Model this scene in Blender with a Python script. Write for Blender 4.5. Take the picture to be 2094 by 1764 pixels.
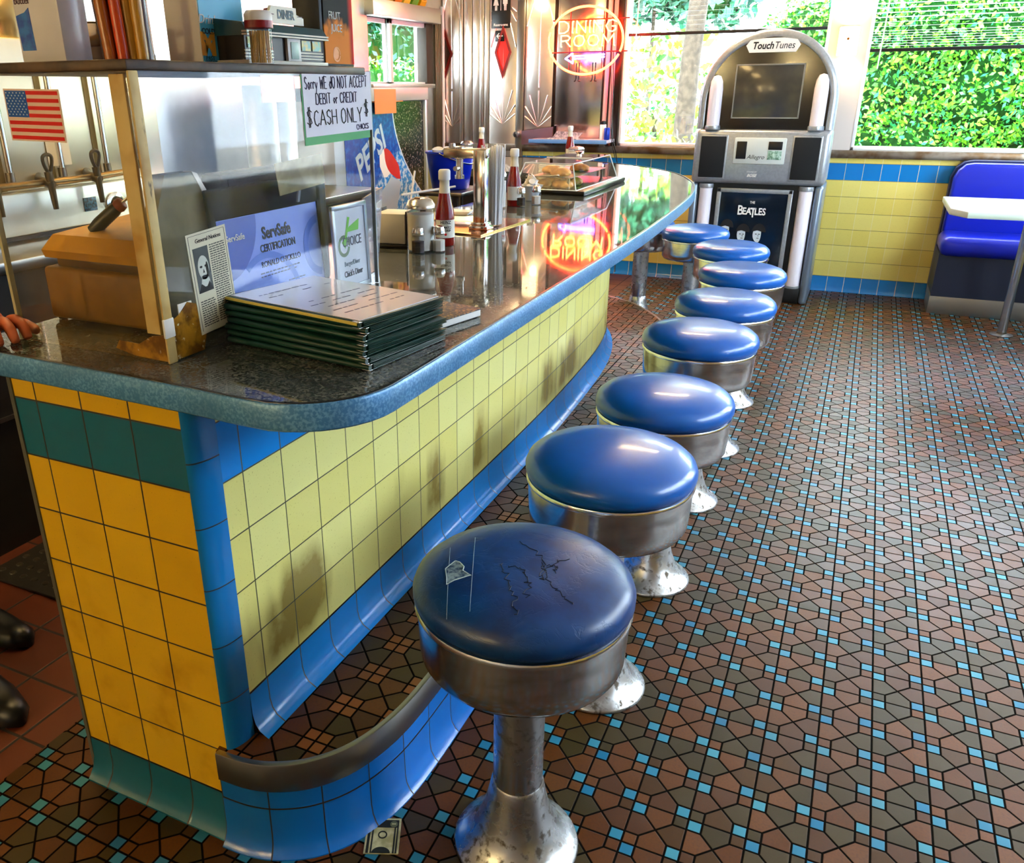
import bpy, bmesh, math, random
from math import pi, sin, cos, radians, sqrt, atan2
from mathutils import Vector, Matrix
random.seed(7)
for _o in list(bpy.data.objects):
    bpy.data.objects.remove(_o)
S = bpy.context.scene
C = S.collection
EXPO, SKY, SUN, NEON = 0.75, 13.0, 8.0, 60.0

# ---------------------------------------------------------------- camera
cam_d = bpy.data.cameras.new('camera')
cam = bpy.data.objects.new('camera', cam_d)
C.objects.link(cam)
S.camera = cam
cam_d.sensor_width = 36.0
cam_d.lens = 1691.1051 / 2094 * 36
cam_d.shift_x = 129.893 / 2094
cam_d.shift_y = 6.887 / 2094
cam_d.clip_start = 0.02
_R = ((0.90071649, 0.43430864, -0.00926381), (0.15927634, -0.35001441, -0.92310398), (-0.4041545, 0.82997947, -0.38443884))
_m = Matrix(((_R[0][0], -_R[1][0], -_R[2][0]), (_R[0][1], -_R[1][1], -_R[2][1]), (_R[0][2], -_R[1][2], -_R[2][2])))
cam.matrix_world = Matrix.Translation((0.8961, -0.8912, 1.3381)) @ _m.to_4x4()

# ---------------------------------------------------------------- light
S.view_settings.view_transform = 'Standard'
S.view_settings.look = 'None'
S.view_settings.gamma = 1
S.view_settings.use_curve_mapping = False
S.view_settings.exposure = EXPO
S.cycles.use_adaptive_sampling = True
S.cycles.adaptive_threshold = 0.2
S.cycles.adaptive_min_samples = 16
S.cycles.max_bounces = 6
S.cycles.diffuse_bounces = 2
S.cycles.glossy_bounces = 3
S.cycles.transmission_bounces = 6
S.cycles.transparent_max_bounces = 12
S.cycles.caustics_reflective = False
S.cycles.caustics_refractive = False
S.cycles.sample_clamp_indirect = 6
S.cycles.blur_glossy = 0.4
world = bpy.data.worlds.new('sky')
S.world = world
world.use_nodes = True
_bg = world.node_tree.nodes['Background']
_bg.inputs['Color'].default_value = (0.74, 0.88, 1.0, 1)
_bg.inputs['Strength'].default_value = SKY

def light(name, kind, loc, energy, color, size=0.2, rot=(0, 0, 0), size_y=None, portal=False, spot=None):
    l = bpy.data.lights.new(name, kind)
    l.energy = energy
    l.color = color
    if kind == 'AREA':
        l.shape = 'RECTANGLE'
        l.size = size
        l.size_y = size_y or size
        if portal:
            l.cycles.is_portal = True
    elif kind == 'SUN':
        l.angle = size
    else:
        l.shadow_soft_size = size
    if spot:
        l.spot_size, l.spot_blend = spot
    o = bpy.data.objects.new(name, l)
    o.location = loc
    o.rotation_euler = rot
    C.objects.link(o)
    return o
light('sun', 'SUN', (0, -4, 9), SUN, (1.0, 0.93, 0.78), 0.02, (radians(42), radians(-18), 0))
# daylight enters through the window openings: portals guide it
light('window_daylight_back', 'AREA', (-0.12, 5.70, 1.6), 1, (1, 1, 1), 1.3, (radians(-90), 0, 0), 1.3, portal=True)
light('window_daylight_back', 'AREA', (1.70, 5.70, 1.6), 1, (1, 1, 1), 1.85, (radians(-90), 0, 0), 1.3, portal=True)
light('window_daylight_side', 'AREA', (2.98, 2.75, 1.52), 1, (1, 1, 1), 4.7, (radians(90), 0, radians(90)), 1.48, portal=True)
light('window_daylight_kitchen', 'AREA', (-2.40, 4.85, 1.59), 1, (1, 1, 1), 0.95, (radians(90), 0, radians(-90)), 0.42, portal=True)

# ---------------------------------------------------------------- shader helpers
class V:
    """a float socket with arithmetic"""
    def __init__(s, nt, k): s.nt, s.k = nt, k
    def op(s, o, b=None, c=None):
        n = s.nt.nodes.new('ShaderNodeMath'); n.operation = o
        for i, x in enumerate((s, b, c)):
            if x is None: continue
            if isinstance(x, V): s.nt.links.new(x.k, n.inputs[i])
            else: n.inputs[i].default_value = x
        return V(s.nt, n.outputs[0])
    def __add__(s, b): return s.op('ADD', b)
    def __sub__(s, b): return s.op('SUBTRACT', b)
    def __mul__(s, b): return s.op('MULTIPLY', b)
    def __truediv__(s, b): return s.op('DIVIDE', b)
    def lt(s, b): return s.op('LESS_THAN', b)
    def gt(s, b): return s.op('GREATER_THAN', b)
    def abs(s): return s.op('ABSOLUTE')
    def floor(s): return s.op('FLOOR')
    def fract(s): return s.op('FRACT')
    def rnd(s): return (s + 0.5).floor()
    def min(s, b): return s.op('MINIMUM', b)
    def max(s, b): return s.op('MAXIMUM', b)
    def pow(s, b): return s.op('POWER', b)
    def inv(s): return s.op('MULTIPLY_ADD', -1.0, 1.0)
    def sub_from(s, a): return s.op('MULTIPLY_ADD', -1.0, a)
    def step(s, a, b):
        n = s.nt.nodes.new('ShaderNodeMapRange'); n.interpolation_type = 'SMOOTHSTEP'
        s.nt.links.new(s.k, n.inputs[0]); n.inputs[1].default_value = a; n.inputs[2].default_value = b
        return V(s.nt, n.outputs[0])

def lin(h):
    """#rrggbb -> linear rgba"""
    if not isinstance(h, str): return (*h, 1) if len(h) == 3 else h
    o = []
    for i in (1, 3, 5):
        c = int(h[i:i + 2], 16) / 255
        o.append(c / 12.92 if c <= 0.04045 else ((c + 0.055) / 1.055) ** 2.4)
    return (*o, 1)

def new_mat(name):
    m = bpy.data.materials.new(name)
    m.use_nodes = True
    nt = m.node_tree
    return m, nt, nt.nodes['Principled BSDF']

def setin(nt, sock, v):
    if isinstance(v, V): nt.links.new(v.k, sock)
    elif hasattr(v, 'is_linked'): nt.links.new(v, sock)
    else: sock.default_value = v

def coords(nt, kind='Object'):
    t = nt.nodes.new('ShaderNodeTexCoord')
    sp = nt.nodes.new('ShaderNodeSeparateXYZ')
    nt.links.new(t.outputs[kind], sp.inputs[0])
    return t.outputs[kind], V(nt, sp.outputs[0]), V(nt, sp.outputs[1]), V(nt, sp.outputs[2])

def noise(nt, scale, detail=3, vec=None, rough=0.55, dist=0.0):
    n = nt.nodes.new('ShaderNodeTexNoise')
    n.inputs['Scale'].default_value = scale
    n.inputs['Detail'].default_value = detail
    n.inputs['Roughness'].default_value = rough
    n.inputs['Distortion'].default_value = dist
    if vec is None: vec = nt.nodes.new('ShaderNodeTexCoord').outputs['Object']
    nt.links.new(vec, n.inputs['Vector'])
    return V(nt, n.outputs[0])

def stretch(nt, s, kind='Object'):
    t = nt.nodes.new('ShaderNodeTexCoord'); mp = nt.nodes.new('ShaderNodeMapping')
    mp.inputs['Scale'].default_value = s
    nt.links.new(t.outputs[kind], mp.inputs[0])
    return mp.outputs[0]

def white(nt, a, b, c=0.0):
    cb = nt.nodes.new('ShaderNodeCombineXYZ')
    for i, x in enumerate((a, b, c)): setin(nt, cb.inputs[i], x)
    n = nt.nodes.new('ShaderNodeTexWhiteNoise'); n.noise_dimensions = '3D'
    nt.links.new(cb.outputs[0], n.inputs[0])
    return V(nt, n.outputs[0])

def mix(nt, f, a, b, mode='MIX'):
    n = nt.nodes.new('ShaderNodeMix'); n.data_type = 'RGBA'; n.blend_type = mode
    setin(nt, n.inputs[0], f)
    setin(nt, n.inputs[6], a if not isinstance(a, (str, tuple)) else lin(a))
    setin(nt, n.inputs[7], b if not isinstance(b, (str, tuple)) else lin(b))
    return n.outputs[2]

def bump(nt, b, h, strength=0.3, dist=0.002):
    n = nt.nodes.new('ShaderNodeBump')
    n.inputs['Strength'].default_value = strength
    n.inputs['Distance'].default_value = dist
    nt.links.new(h.k, n.inputs['Height'])
    nt.links.new(n.outputs[0], b.inputs['Normal'])

def pmat(name, col, rough=0.5, metal=0.0, spec=0.5, var=0.0, vscale=30, bmp=0.0, emit=None, estr=0.0, coat=0.0, col2=None, trans=0.0, alpha=None, ior=1.45, sss=0.0):
    m, nt, b = new_mat(name)
    c = lin(col)
    b.inputs['Base Color'].default_value = c
    b.inputs['Roughness'].default_value = rough
    b.inputs['Metallic'].default_value = metal
    b.inputs['Specular IOR Level'].default_value = spec
    b.inputs['IOR'].default_value = ior
    if coat: b.inputs['Coat Weight'].default_value = coat; b.inputs['Coat Roughness'].default_value = 0.08
    if trans: b.inputs['Transmission Weight'].default_value = trans
    if emit:
        b.inputs['Emission Color'].default_value = lin(emit)
        b.inputs['Emission Strength'].default_value = estr
    if var or bmp:
        n = noise(nt, vscale)
        if var:
            c2 = lin(col2) if col2 else tuple(x * (1 - var) for x in c[:3]) + (1,)
            nt.links.new(mix(nt, n.step(0.35, 0.65), c, c2), b.inputs['Base Color'])
        if bmp: bump(nt, b, n, bmp)
    return m

def clear(name, tint=(1, 1, 1), refl=0.08, rough=0.02, body=0.0, body_col='#d8e4ee', smear=0.0):
    """thin clear sheet: mostly see-through, a glossy skin, some haze of its own"""
    m, nt, b = new_mat(name)
    nt.nodes.remove(b)
    out = nt.nodes['Material Output']
    tr = nt.nodes.new('ShaderNodeBsdfTransparent'); tr.inputs[0].default_value = (*tint, 1)
    gl = nt.nodes.new('ShaderNodeBsdfGlossy'); gl.inputs['Roughness'].default_value = rough
    df = nt.nodes.new('ShaderNodeBsdfDiffuse'); df.inputs[0].default_value = lin(body_col)
    g = nt.nodes.new('ShaderNodeNewGeometry'); dp = nt.nodes.new('ShaderNodeVectorMath'); dp.operation = 'DOT_PRODUCT'
    nt.links.new(g.outputs['Normal'], dp.inputs[0]); nt.links.new(g.outputs['Incoming'], dp.inputs[1])
    f = (V(nt, dp.outputs['Value']).abs().inv().pow(5.0) * 0.9 + 0.04) * (refl / 0.05)
    m1 = nt.nodes.new('ShaderNodeMixShader'); m2 = nt.nodes.new('ShaderNodeMixShader')
    setin(nt, m1.inputs[0], f.min(0.9))
    nt.links.new(tr.outputs[0], m1.inputs[1]); nt.links.new(gl.outputs[0], m1.inputs[2])
    if body or smear:
        k = noise(nt, 9, 4, stretch(nt, (1, 1, 0.5))).step(0.45, 0.75) * smear + body
        setin(nt, m2.inputs[0], k.min(0.95))
        nt.links.new(m1.outputs[0], m2.inputs[1]); nt.links.new(df.outputs[0], m2.inputs[2])
        nt.links.new(m2.outputs[0], out.inputs[0])
    else:
        nt.links.new(m1.outputs[0], out.inputs[0])
    return m

# ---------------------------------------------------------------- mesh helpers
class MB:
    def __init__(s, T=None):
        s.bm = bmesh.new(); s.T = T or Matrix.Identity(4); s.uv = None; s.mi = 0
    def v(s, p): return s.bm.verts.new(s.T @ Vector(p))
    def f(s, vs):
        try:
            q = s.bm.faces.new(vs); q.material_index = s.mi; return q
        except ValueError: return None
    def box(s, x0, x1, y0, y1, z0, z1, bev=0.0, seg=2):
        vs = [s.v((x, y, z)) for z in (z0, z1) for y in (y0, y1) for x in (x0, x1)]
        fs = [s.f([vs[i] for i in q]) for q in ((0, 2, 3, 1), (4, 5, 7, 6), (0, 1, 5, 4), (2, 6, 7, 3), (0, 4, 6, 2), (1, 3, 7, 5))]
        if bev:
            es = list({e for q in fs for e in q.edges})
            bmesh.ops.bevel(s.bm, geom=es, offset=bev, segments=seg, affect='EDGES', profile=0.5, material=s.mi)
        return s
    def lathe(s, prof, seg=32, c=(0, 0, 0), M=None, cap=True, a0=0, a1=2 * pi):
        """profile of (r, z) turned round the z axis through c"""
        M = M or Matrix.Identity(3)
        c = Vector(c); full = abs(a1 - a0 - 2 * pi) < 1e-6
        n = seg if full else seg + 1
        rings = []
        for r, z in prof:
            if r < 1e-6: rings.append([s.v(c + M @ Vector((0, 0, z)))])
            else: rings.append([s.v(c + M @ Vector((r * cos(a0 + (a1 - a0) * i / seg), r * sin(a0 + (a1 - a0) * i / seg), z))) for i in range(n)])
        for A, B in zip(rings, rings[1:]):
            for i in range(seg):
                j = (i + 1) % n
                if len(A) == 1 and len(B) == 1: continue
                if len(A) == 1: s.f([A[0], B[j], B[i]])
                elif len(B) == 1: s.f([A[i], A[j], B[0]])
                else: s.f([A[i], A[j], B[j], B[i]])
        if cap and full:
            if len(rings[0]) > 1: s.f(rings[0][::-1])
            if len(rings[-1]) > 1: s.f(rings[-1])
        return s
    def cyl(s, p, q, r, seg=16, r2=None):
        p, q = Vector(p), Vector(q); d = q - p
        M = d.to_track_quat('Z', 'Y').to_matrix()
        return s.lathe([(r, 0), (r if r2 is None else r2, d.length)], seg, p, M)
    def tube(s, pts, r, seg=8, closed=False, cap=True):
        pts = [Vector(p) for p in pts]; n = len(pts); rings = []
        up = None
        for i, p in enumerate(pts):
            a = pts[(i - 1) % n] if (closed or i) else p
            b = pts[(i + 1) % n] if (closed or i < n - 1) else p
            d = (b - a)
            if d.length < 1e-9: d = Vector((0, 0, 1))
            d.normalize()
            if up is None: up = Vector((0, 0, 1)) if abs(d.z) < 0.9 else Vector((1, 0, 0))
            x = up.cross(d)
            if x.length < 1e-6: x = Vector((1, 0, 0)).cross(d)
            x.normalize(); y = d.cross(x); up = y
            rr = r[i] if isinstance(r, (list, tuple)) else r
            rings.append([s.v(p + x * rr * cos(2 * pi * k / seg) + y * rr * sin(2 * pi * k / seg)) for k in range(seg)])
        m = n if closed else n - 1
        for i in range(m):
            A, B = rings[i], rings[(i + 1) % n]
            for k in range(seg): s.f([A[k], A[(k + 1) % seg], B[(k + 1) % seg], B[k]])
        if cap and not closed: s.f(rings[0][::-1]); s.f(rings[-1])
        return s
    def wire(s, pts, r, seg=7):
        pts = [Vector(p) for p in pts]
        for p, q in zip(pts, pts[1:]):
            if (q - p).length > 1e-6: s.cyl(p, q, r, seg)
        for p in pts[1:-1]: s.ball(p, r, 8)
        return s
    def prism(s, poly, h0, h1, plane='xy'):
        g = {'xy': lambda a, b, h: (a, b, h), 'xz': lambda a, b, h: (a, h, b), 'yz': lambda a, b, h: (h, a, b)}[plane]
        A = [s.v(g(a, b, h0)) for a, b in poly]; B = [s.v(g(a, b, h1)) for a, b in poly]
        n = len(poly)
        s.f(A[::-1]); s.f(B)
        for i in range(n): s.f([A[i], A[(i + 1) % n], B[(i + 1) % n], B[i]])
        return s
    def loft(s, loops, closed=True, caps=True):
        R = [[s.v(p) for p in l] for l in loops]
        for A, B in zip(R, R[1:]):
            n = len(A)
            for i in range(n if closed else n - 1): s.f([A[i], A[(i + 1) % n], B[(i + 1) % n], B[i]])
        if caps: s.f(R[0][::-1]); s.f(R[-1])
        return s
    def ball(s, c, r, seg=16, sc=(1, 1, 1)):
        M = Matrix.Diagonal((*sc,))
        k = seg // 2
        return s.lathe([(r * sin(pi * i / k), -r * cos(pi * i / k)) for i in range(k + 1)], seg, c, M, cap=False)
    def sweep(s, path, prof, u0=0.0, out=-1):
        """profile (offset to the right of travel * out, z) along a 2-D path, with uv = (arc length, z)"""
        uvl = s.bm.loops.layers.uv.verify()
        n = len(path); N = []; L = [u0]
        for i in range(n):
            a, b = path[max(i - 1, 0)], path[min(i + 1, n - 1)]
            d = Vector((b[0] - a[0], b[1] - a[1])).normalized()
            N.append(Vector((d.y, -d.x)))
            if i: L.append(L[-1] + (Vector(path[i]) - Vector(path[i - 1])).length)
        R = [[s.v((p[0] + N[i].x * o, p[1] + N[i].y * o, z)) for o, z in prof] for i, p in enumerate(path)]
        for i in range(n - 1):
            for k in range(len(prof) - 1):
                q = s.f([R[i][k], R[i + 1][k], R[i + 1][k + 1], R[i][k + 1]])
                if q:
                    for lp, uv in zip(q.loops, ((L[i], prof[k][1]), (L[i + 1], prof[k][1]), (L[i + 1], prof[k + 1][1]), (L[i], prof[k + 1][1]))): lp[uvl].uv = uv
        return s
    def done(s, name, mat, parent=None, smooth=40, loc=None, rot=None, norm=True):
        if norm: bmesh.ops.recalc_face_normals(s.bm, faces=s.bm.faces[:])
        me = bpy.data.meshes.new(name); s.bm.to_mesh(me); s.bm.free()
        for m in (mat if isinstance(mat, (list, tuple)) else [mat]): me.materials.append(m)
        if smooth:
            me.polygons.foreach_set('use_smooth', [True] * len(me.polygons))
            me.set_sharp_from_angle(angle=radians(smooth))
        o = bpy.data.objects.new(name, me); C.objects.link(o)
        if parent: o.parent = parent
        if loc: o.location = loc
        if rot: o.rotation_euler = rot
        return o

def tag(o, label, cat, group=None, kind=None):
    o['label'] = label; o['category'] = cat
    if group: o['group'] = group
    if kind: o['kind'] = kind
    return o

def thing(name, label, cat, loc=(0, 0, 0), rz=0.0, group=None, rot=None):
    o = bpy.data.objects.new(name, None); C.objects.link(o)
    o.empty_display_size = 0.05
    o.location = loc; o.rotation_euler = rot or (0, 0, rz)
    return tag(o, label, cat, group)

def struct(o): o['kind'] = 'structure'; return o

def dup(root, loc, rz=None, label=None, group=None):
    r = root.copy(); C.objects.link(r); r.location = loc
    if rz is not None: r.rotation_euler = (0, 0, rz)
    if label: r['label'] = label
    if group: r['group'] = group
    for ch in list(root.children):
        c = ch.copy(); C.objects.link(c); c.parent = r
        for g in ch.children:
            d = g.copy(); C.objects.link(d); d.parent = c
    return r

def text(s, size, mat, parent, loc, rot, name='lettering', align='CENTER', ext=0.0004, bold=0.0, sx=1.0, shear=0.0, space=1.0):
    cu = bpy.data.curves.new('t', 'FONT'); cu.body = s; cu.size = size; cu.align_x = align; cu.align_y = 'CENTER'
    cu.extrude = ext; cu.offset = bold; cu.shear = shear; cu.space_character = space; cu.resolution_u = 3
    o = bpy.data.objects.new('t', cu); C.objects.link(o)
    dg = bpy.context.evaluated_depsgraph_get()
    me = bpy.data.meshes.new_from_object(o.evaluated_get(dg))
    bpy.data.objects.remove(o); bpy.data.curves.remove(cu)
    for v in me.vertices: v.co.x *= sx
    me.materials.clear(); me.materials.append(mat)
    r = bpy.data.objects.new(name, me); C.objects.link(r)
    if parent: r.parent = parent
    r.location = loc; r.rotation_euler = rot
    return r

def catmull(pts, n=6):
    P = [Vector(p) for p in pts]; out = []
    for i in range(len(P) - 1):
        a, b, c, d = P[max(i - 1, 0)], P[i], P[i + 1], P[min(i + 2, len(P) - 1)]
        for k in range(n):
            t = k / n
            out.append(0.5 * ((2 * b) + (c - a) * t + (2 * a - 5 * b + 4 * c - d) * t * t + (3 * b - a - 3 * c + d) * t ** 3))
    out.append(P[-1])
    return [tuple(q) for q in out]

# stroke letters for handwriting and neon: unit height 1, (width, strokes)
GLYPH = {
 'A': (.7, [[(0, 0), (.35, 1), (.7, 0)], [(.12, .35), (.58, .35)]]),
 'B': (.6, [[(0, 0), (0, 1), (.4, 1), (.55, .85), (.5, .6), (0, .52), (.5, .48), (.6, .2), (.45, 0), (0, 0)]]),
 'C': (.6, [[(.6, .85), (.4, 1), (.15, .9), (0, .5), (.15, .1), (.4, 0), (.6, .15)]]),
 'D': (.65, [[(0, 0), (0, 1), (.35, 1), (.6, .8), (.65, .5), (.6, .2), (.35, 0), (0, 0)]]),
 'E': (.5, [[(.5, 1), (0, 1), (0, 0), (.5, 0)], [(0, .5), (.4, .5)]]),
 'G': (.65, [[(.62, .85), (.4, 1), (.15, .9), (0, .5), (.15, .1), (.4, 0), (.62, .15), (.62, .45), (.38, .45)]]),
 'H': (.6, [[(0, 0), (0, 1)], [(.6, 0), (.6, 1)], [(0, .5), (.6, .5)]]),
 'I': (.1, [[(.05, 0), (.05, 1)]]),
 'K': (.55, [[(0, 0), (0, 1)], [(.55, 1), (0, .45), (.55, 0)]]),
 'L': (.5, [[(0, 1), (0, 0), (.5, 0)]]),
 'M': (.75, [[(0, 0), (.05, 1), (.37, .3), (.7, 1), (.75, 0)]]),
 'N': (.6, [[(0, 0), (0, 1), (.6, 0), (.6, 1)]]),
 'O': (.68, [[(.34, 1), (.1, .88), (0, .5), (.1, .12), (.34, 0), (.58, .12), (.68, .5), (.58, .88), (.34, 1)]]),
 'P': (.55, [[(0, 0), (0, 1), (.4, 1), (.55, .8), (.45, .55), (0, .5)]]),
 'R': (.6, [[(0, 0), (0, 1), (.4, 1), (.58, .8), (.45, .55), (0, .5)], [(.3, .52), (.6, 0)]]),
 'S': (.5, [[(.5, .85), (.3, 1), (.05, .85), (.08, .6), (.45, .42), (.5, .15), (.25, 0), (0, .15)]]),
 'T': (.6, [[(0, 1), (.6, 1)], [(.3, 1), (.3, 0)]]),
 'W': (.8, [[(0, 1), (.2, 0), (.4, .7), (.6, 0), (.8, 1)]]),
 'Y': (.6, [[(0, 1), (.3, .5), (.6, 1)], [(.3, .5), (.3, 0)]]),
 'd': (.5, [[(.5, 1), (.5, 0)], [(.5, .4), (.25, .55), (0, .3), (.2, 0), (.5, .15)]]),
 'e': (.45, [[(0, .3), (.45, .3), (.3, .55), (.05, .45), (0, .2), (.2, 0), (.45, .1)]]),
 'o': (.45, [[(.22, .55), (0, .3), (.22, 0), (.45, .3), (.22, .55)]]),
 'r': (.3, [[(0, 0), (0, .55)], [(0, .35), (.15, .55), (.3, .5)]]),
 'y': (.45, [[(0, .55), (.22, .05)], [(.45, .55), (.1, -.4)]]),
 '$': (.5, [[(.5, .8), (.3, .9), (.05, .78), (.1, .58), (.42, .42), (.48, .2), (.25, .1), (0, .22)], [(.2, 1.08), (.2, -.08)], [(.32, 1.08), (.32, -.08)]]),
}
def strokes(s, h, gap=0.18, aspect=1.0):
    x = 0; out = []
    for ch in s:
        if ch == ' ': x += 0.45 * h * aspect; continue
        w, st = GLYPH[ch]
        for l in st: out.append([(x + a * h * aspect, b * h) for a, b in l])
        x += (w + gap) * h * aspect
    return out, x - gap * h * aspect

# ================================================================ materials
T = 0.108
CHROME = pmat('chrome', (0.78, 0.79, 0.80), 0.13, 1.0)
STEEL = pmat('brushed_steel', (0.60, 0.60, 0.58), 0.28, 1.0, var=0.12, vscale=6)
DSTEEL = pmat('dark_steel', (0.22, 0.20, 0.18), 0.35, 1.0)
WHITE = pmat('white_plastic', '#f2f2f0', 0.4)
CREAM = pmat('cream_paint', '#d9cdc4', 0.55)
BLACK = pmat('black_plastic', '#0a0a0b', 0.35)
INK = pmat('ink', '#08080c', 0.7)
RED = pmat('red_paint', '#d0120c', 0.4)
PAPER = pmat('paper', '#f3f1ea', 0.75)
GLASS = clear('clear_glass', refl=0.07)
GREYP = pmat('grey_plastic', '#8f969e', 0.38)

def worn_chrome():
    m, nt, b = new_mat('worn_chrome')
    b.inputs['Metallic'].default_value = 1
    n = noise(nt, 55, 5); n2 = noise(nt, 7, 3)
    spots = n.step(0.50, 0.66) * n2.step(0.34, 0.56)
    _, x, y, z = coords(nt)
    spots = spots * (z.step(0.5, 0.05) * 0.7 + 0.3)
    nt.links.new(mix(nt, spots, (0.50, 0.51, 0.52), (0.10, 0.08, 0.06)), b.inputs['Base Color'])
    setin(nt, b.inputs['Roughness'], spots * 0.3 + n2 * 0.25 + 0.16)
    bump(nt, b, n, 0.25)
    return m
POSTM = worn_chrome()

def drum_mat():
    m, nt, b = new_mat('polished_steel')
    b.inputs['Metallic'].default_value = 1
    n = noise(nt, 14, 5, stretch(nt, (1, 1, 3)))
    nt.links.new(mix(nt, n.step(0.4, 0.75), (0.70, 0.70, 0.69), (0.42, 0.41, 0.39)), b.inputs['Base Color'])
    setin(nt, b.inputs['Roughness'], n * 0.2 + 0.08)
    return m
DRUM = drum_mat()

def mosaic(name, blue=True):
    """pentagon tiles round 2x2 clusters of little squares"""
    m, nt, b = new_mat(name)
    vec, x, y, z = coords(nt)
    u = (x - 1.108) / T; v = (y - 0.95) / T
    iu, iv = u.rnd(), v.rnd()
    du, dv = u - iu, v - iv
    dx, dy = du.abs() * T, dv.abs() * T
    s, g = 0.027, 0.0026
    sq = dx.lt(s) * dy.lt(s)
    isblue = sq * (du * dv).lt(0.0)
    side = dx.lt(dy)
    ida = mix(nt, side, (0.0, 0.0, 0.0), (1.0, 1.0, 1.0))
    r1 = white(nt, (u * 2).floor(), v.floor() + 0.5, 3.0)
    r2 = white(nt, u.floor() + 0.5, (v * 2).floor(), 7.0)
    r3 = white(nt, (u * 2).floor(), (v * 2).floor(), 11.0)
    pent = r1 * side + r2 * side.inv()
    rid = pent * sq.inv() + r3 * sq
    # distance to nearest joint
    d = dx.min(dy)
    diag = (dx - dy).abs() * 0.7071 + sq * 1.0
    e1 = (dx - s).abs() + dy.gt(s) * 1.0
    e2 = (dy - s).abs() + dx.gt(s) * 1.0
    d = d.min(diag).min(e1).min(e2)
    tile = d.step(g * 0.55, g * 1.15)
    cr = nt.nodes.new('ShaderNodeValToRGB')
    nt.links.new(rid.k, cr.inputs[0])
    els = cr.color_ramp.elements
    cols = ['#432806', '#532a05', '#332808', '#582e05', '#472404', '#392c0a', '#5e3206', '#452b08']
    els[0].color = lin(cols[0]); els[1].position = 1.0; els[1].color = lin(cols[-1])
    for i, c in enumerate(cols[1:-1]):
        e = els.new((i + 1) / 7); e.color = lin(c)
    cr.color_ramp.interpolation = 'CONSTANT'
    sp = noise(nt, 190, 3, vec)
    col = mix(nt, sp.step(0.42, 0.72) * 0.4, cr.outputs[0], '#3c2410')
    if blue:
        bc = mix(nt, r3, '#14688c', '#3a8698')
        col = mix(nt, isblue, col, bc)
    else:
        col = mix(nt, sq * 0.5, col, '#a4602a')
    blot = noise(nt, 2.2, 4, vec)
    col = mix(nt, blot.step(0.5, 0.75) * 0.35, col, '#3a2a18')
    col = mix(nt, tile, '#0c0906', col)
    nt.links.new(col, b.inputs['Base Color'])
    rr = noise(nt, 26, 4, vec)
    setin(nt, b.inputs['Roughness'], tile * -0.45 + 0.72 + rr * 0.16 + rid * 0.10)
    setin(nt, b.inputs['Specular IOR Level'], tile * 0.32 + 0.02)
    h = tile * 1.0 + sp * 0.10 + rid * 0.25 + noise(nt, 18, 2, vec) * 0.35
    bump(nt, b, h, 0.35, 0.0016)
    return m
FLOOR = mosaic('mosaic_floor')
PLATFLOOR = mosaic('brown_mosaic', False)

YEL, BLU = '#e8c62a', '#1482c8'
def tiles(name, u0, pu, v0, pv, bands, yel=YEL, blu=BLU, joint_h='#241c08', joint_v='#1c1808', stain=None, wob=0.0, jw=0.0016):
    """glazed wall tile in uv metres; bands = [(lo, hi)] in rows above v0 that are blue"""
    m, nt, b = new_mat(name)
    _, uu, vv, _z = coords(nt, 'UV')
    u = (uu - u0) / pu; v = (vv - v0) / pv
    fu = (u - u.rnd()).abs() * pu; fv = (v - v.rnd()).abs() * pv
    rid = white(nt, u.floor(), v.floor(), 2.0)
    bl = None
    for lo, hi in bands:
        k = v.gt(lo) * v.lt(hi)
        bl = k if bl is None else bl.max(k)
    y2 = tuple(c * f for c, f in zip(lin(yel)[:3], (0.94, 0.90, 0.72))) + (1,)
    b2 = tuple(c * 0.86 for c in lin(blu)[:3]) + (1,)
    cy = mix(nt, rid, yel, y2); cb = mix(nt, rid, blu, b2)
    spk = noise(nt, 320, 2)
    cy = mix(nt, spk.step(0.66, 0.74) * 0.5, cy, '#8a6a14')
    if stain: cy = stain(nt, cy, uu, vv)
    col = mix(nt, bl, cy, cb)
    jv = fu.step(jw * 0.5, jw * 1.2); jh = fv.step(jw * 0.5, jw * 1.2)
    col = mix(nt, jv, joint_v, col); col = mix(nt, jh, joint_h, col)
    nt.links.new(col, b.inputs['Base Color'])
    tile = jv.min(jh)
    setin(nt, b.inputs['Roughness'], tile * -0.4 + 0.62)
    b.inputs['Specular IOR Level'].default_value = 0.5
    edge = fu.min(fv).step(0.0, 0.007)
    bump(nt, b, edge * 0.8 + noise(nt, 14, 2) * 0.35, 0.35, 0.0012)
    return m

ZR0 = 0.8528
def brown_stain(nt, cy, uu, vv):
    band = vv.step(0.54, 0.44) * vv.step(0.30, 0.36)
    n = noise(nt, 3.4, 3, stretch(nt, (0, 1.7, 0.5)), 0.5)
    k = n.step(0.50, 0.70) * band
    fine = noise(nt, 60, 4)
    k = (k * (fine * 0.7 + 0.65)).min(0.75)
    return mix(nt, k, cy, '#7a5c0c')
FRONT_T = tiles('daylit_front_tile', 0.0526, 0.1069, ZR0 - 0.0038, T, [(-1.0, 0.0), (-9, -5.0)], yel='#ece690', blu='#0f8ae0', stain=brown_stain, joint_h='#3a3a1c', joint_v='#3a3c20')  # same tile as the end panel, cool daylight put into its paler yellow
def end_mottle(nt, cy, uu, vv):
    n = noise(nt, 6, 4)
    return mix(nt, n.step(0.48, 0.7) * vv.step(0.75, 0.2) * 0.6, cy, '#b87a10')  # amber blotches, stronger towards the bottom
END_T = tiles('end_tile', 0.0, T, ZR0, T, [(-1.0, 0.0), (-9, -7.0)], yel='#f4c228', blu='#1c6a80', stain=end_mottle, jw=0.0019)
SKIRT_T = tiles('skirt_tile', 0.0, 0.1, 0.109, 0.2, [(-9, 9)], blu='#0f6fc8')
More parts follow.
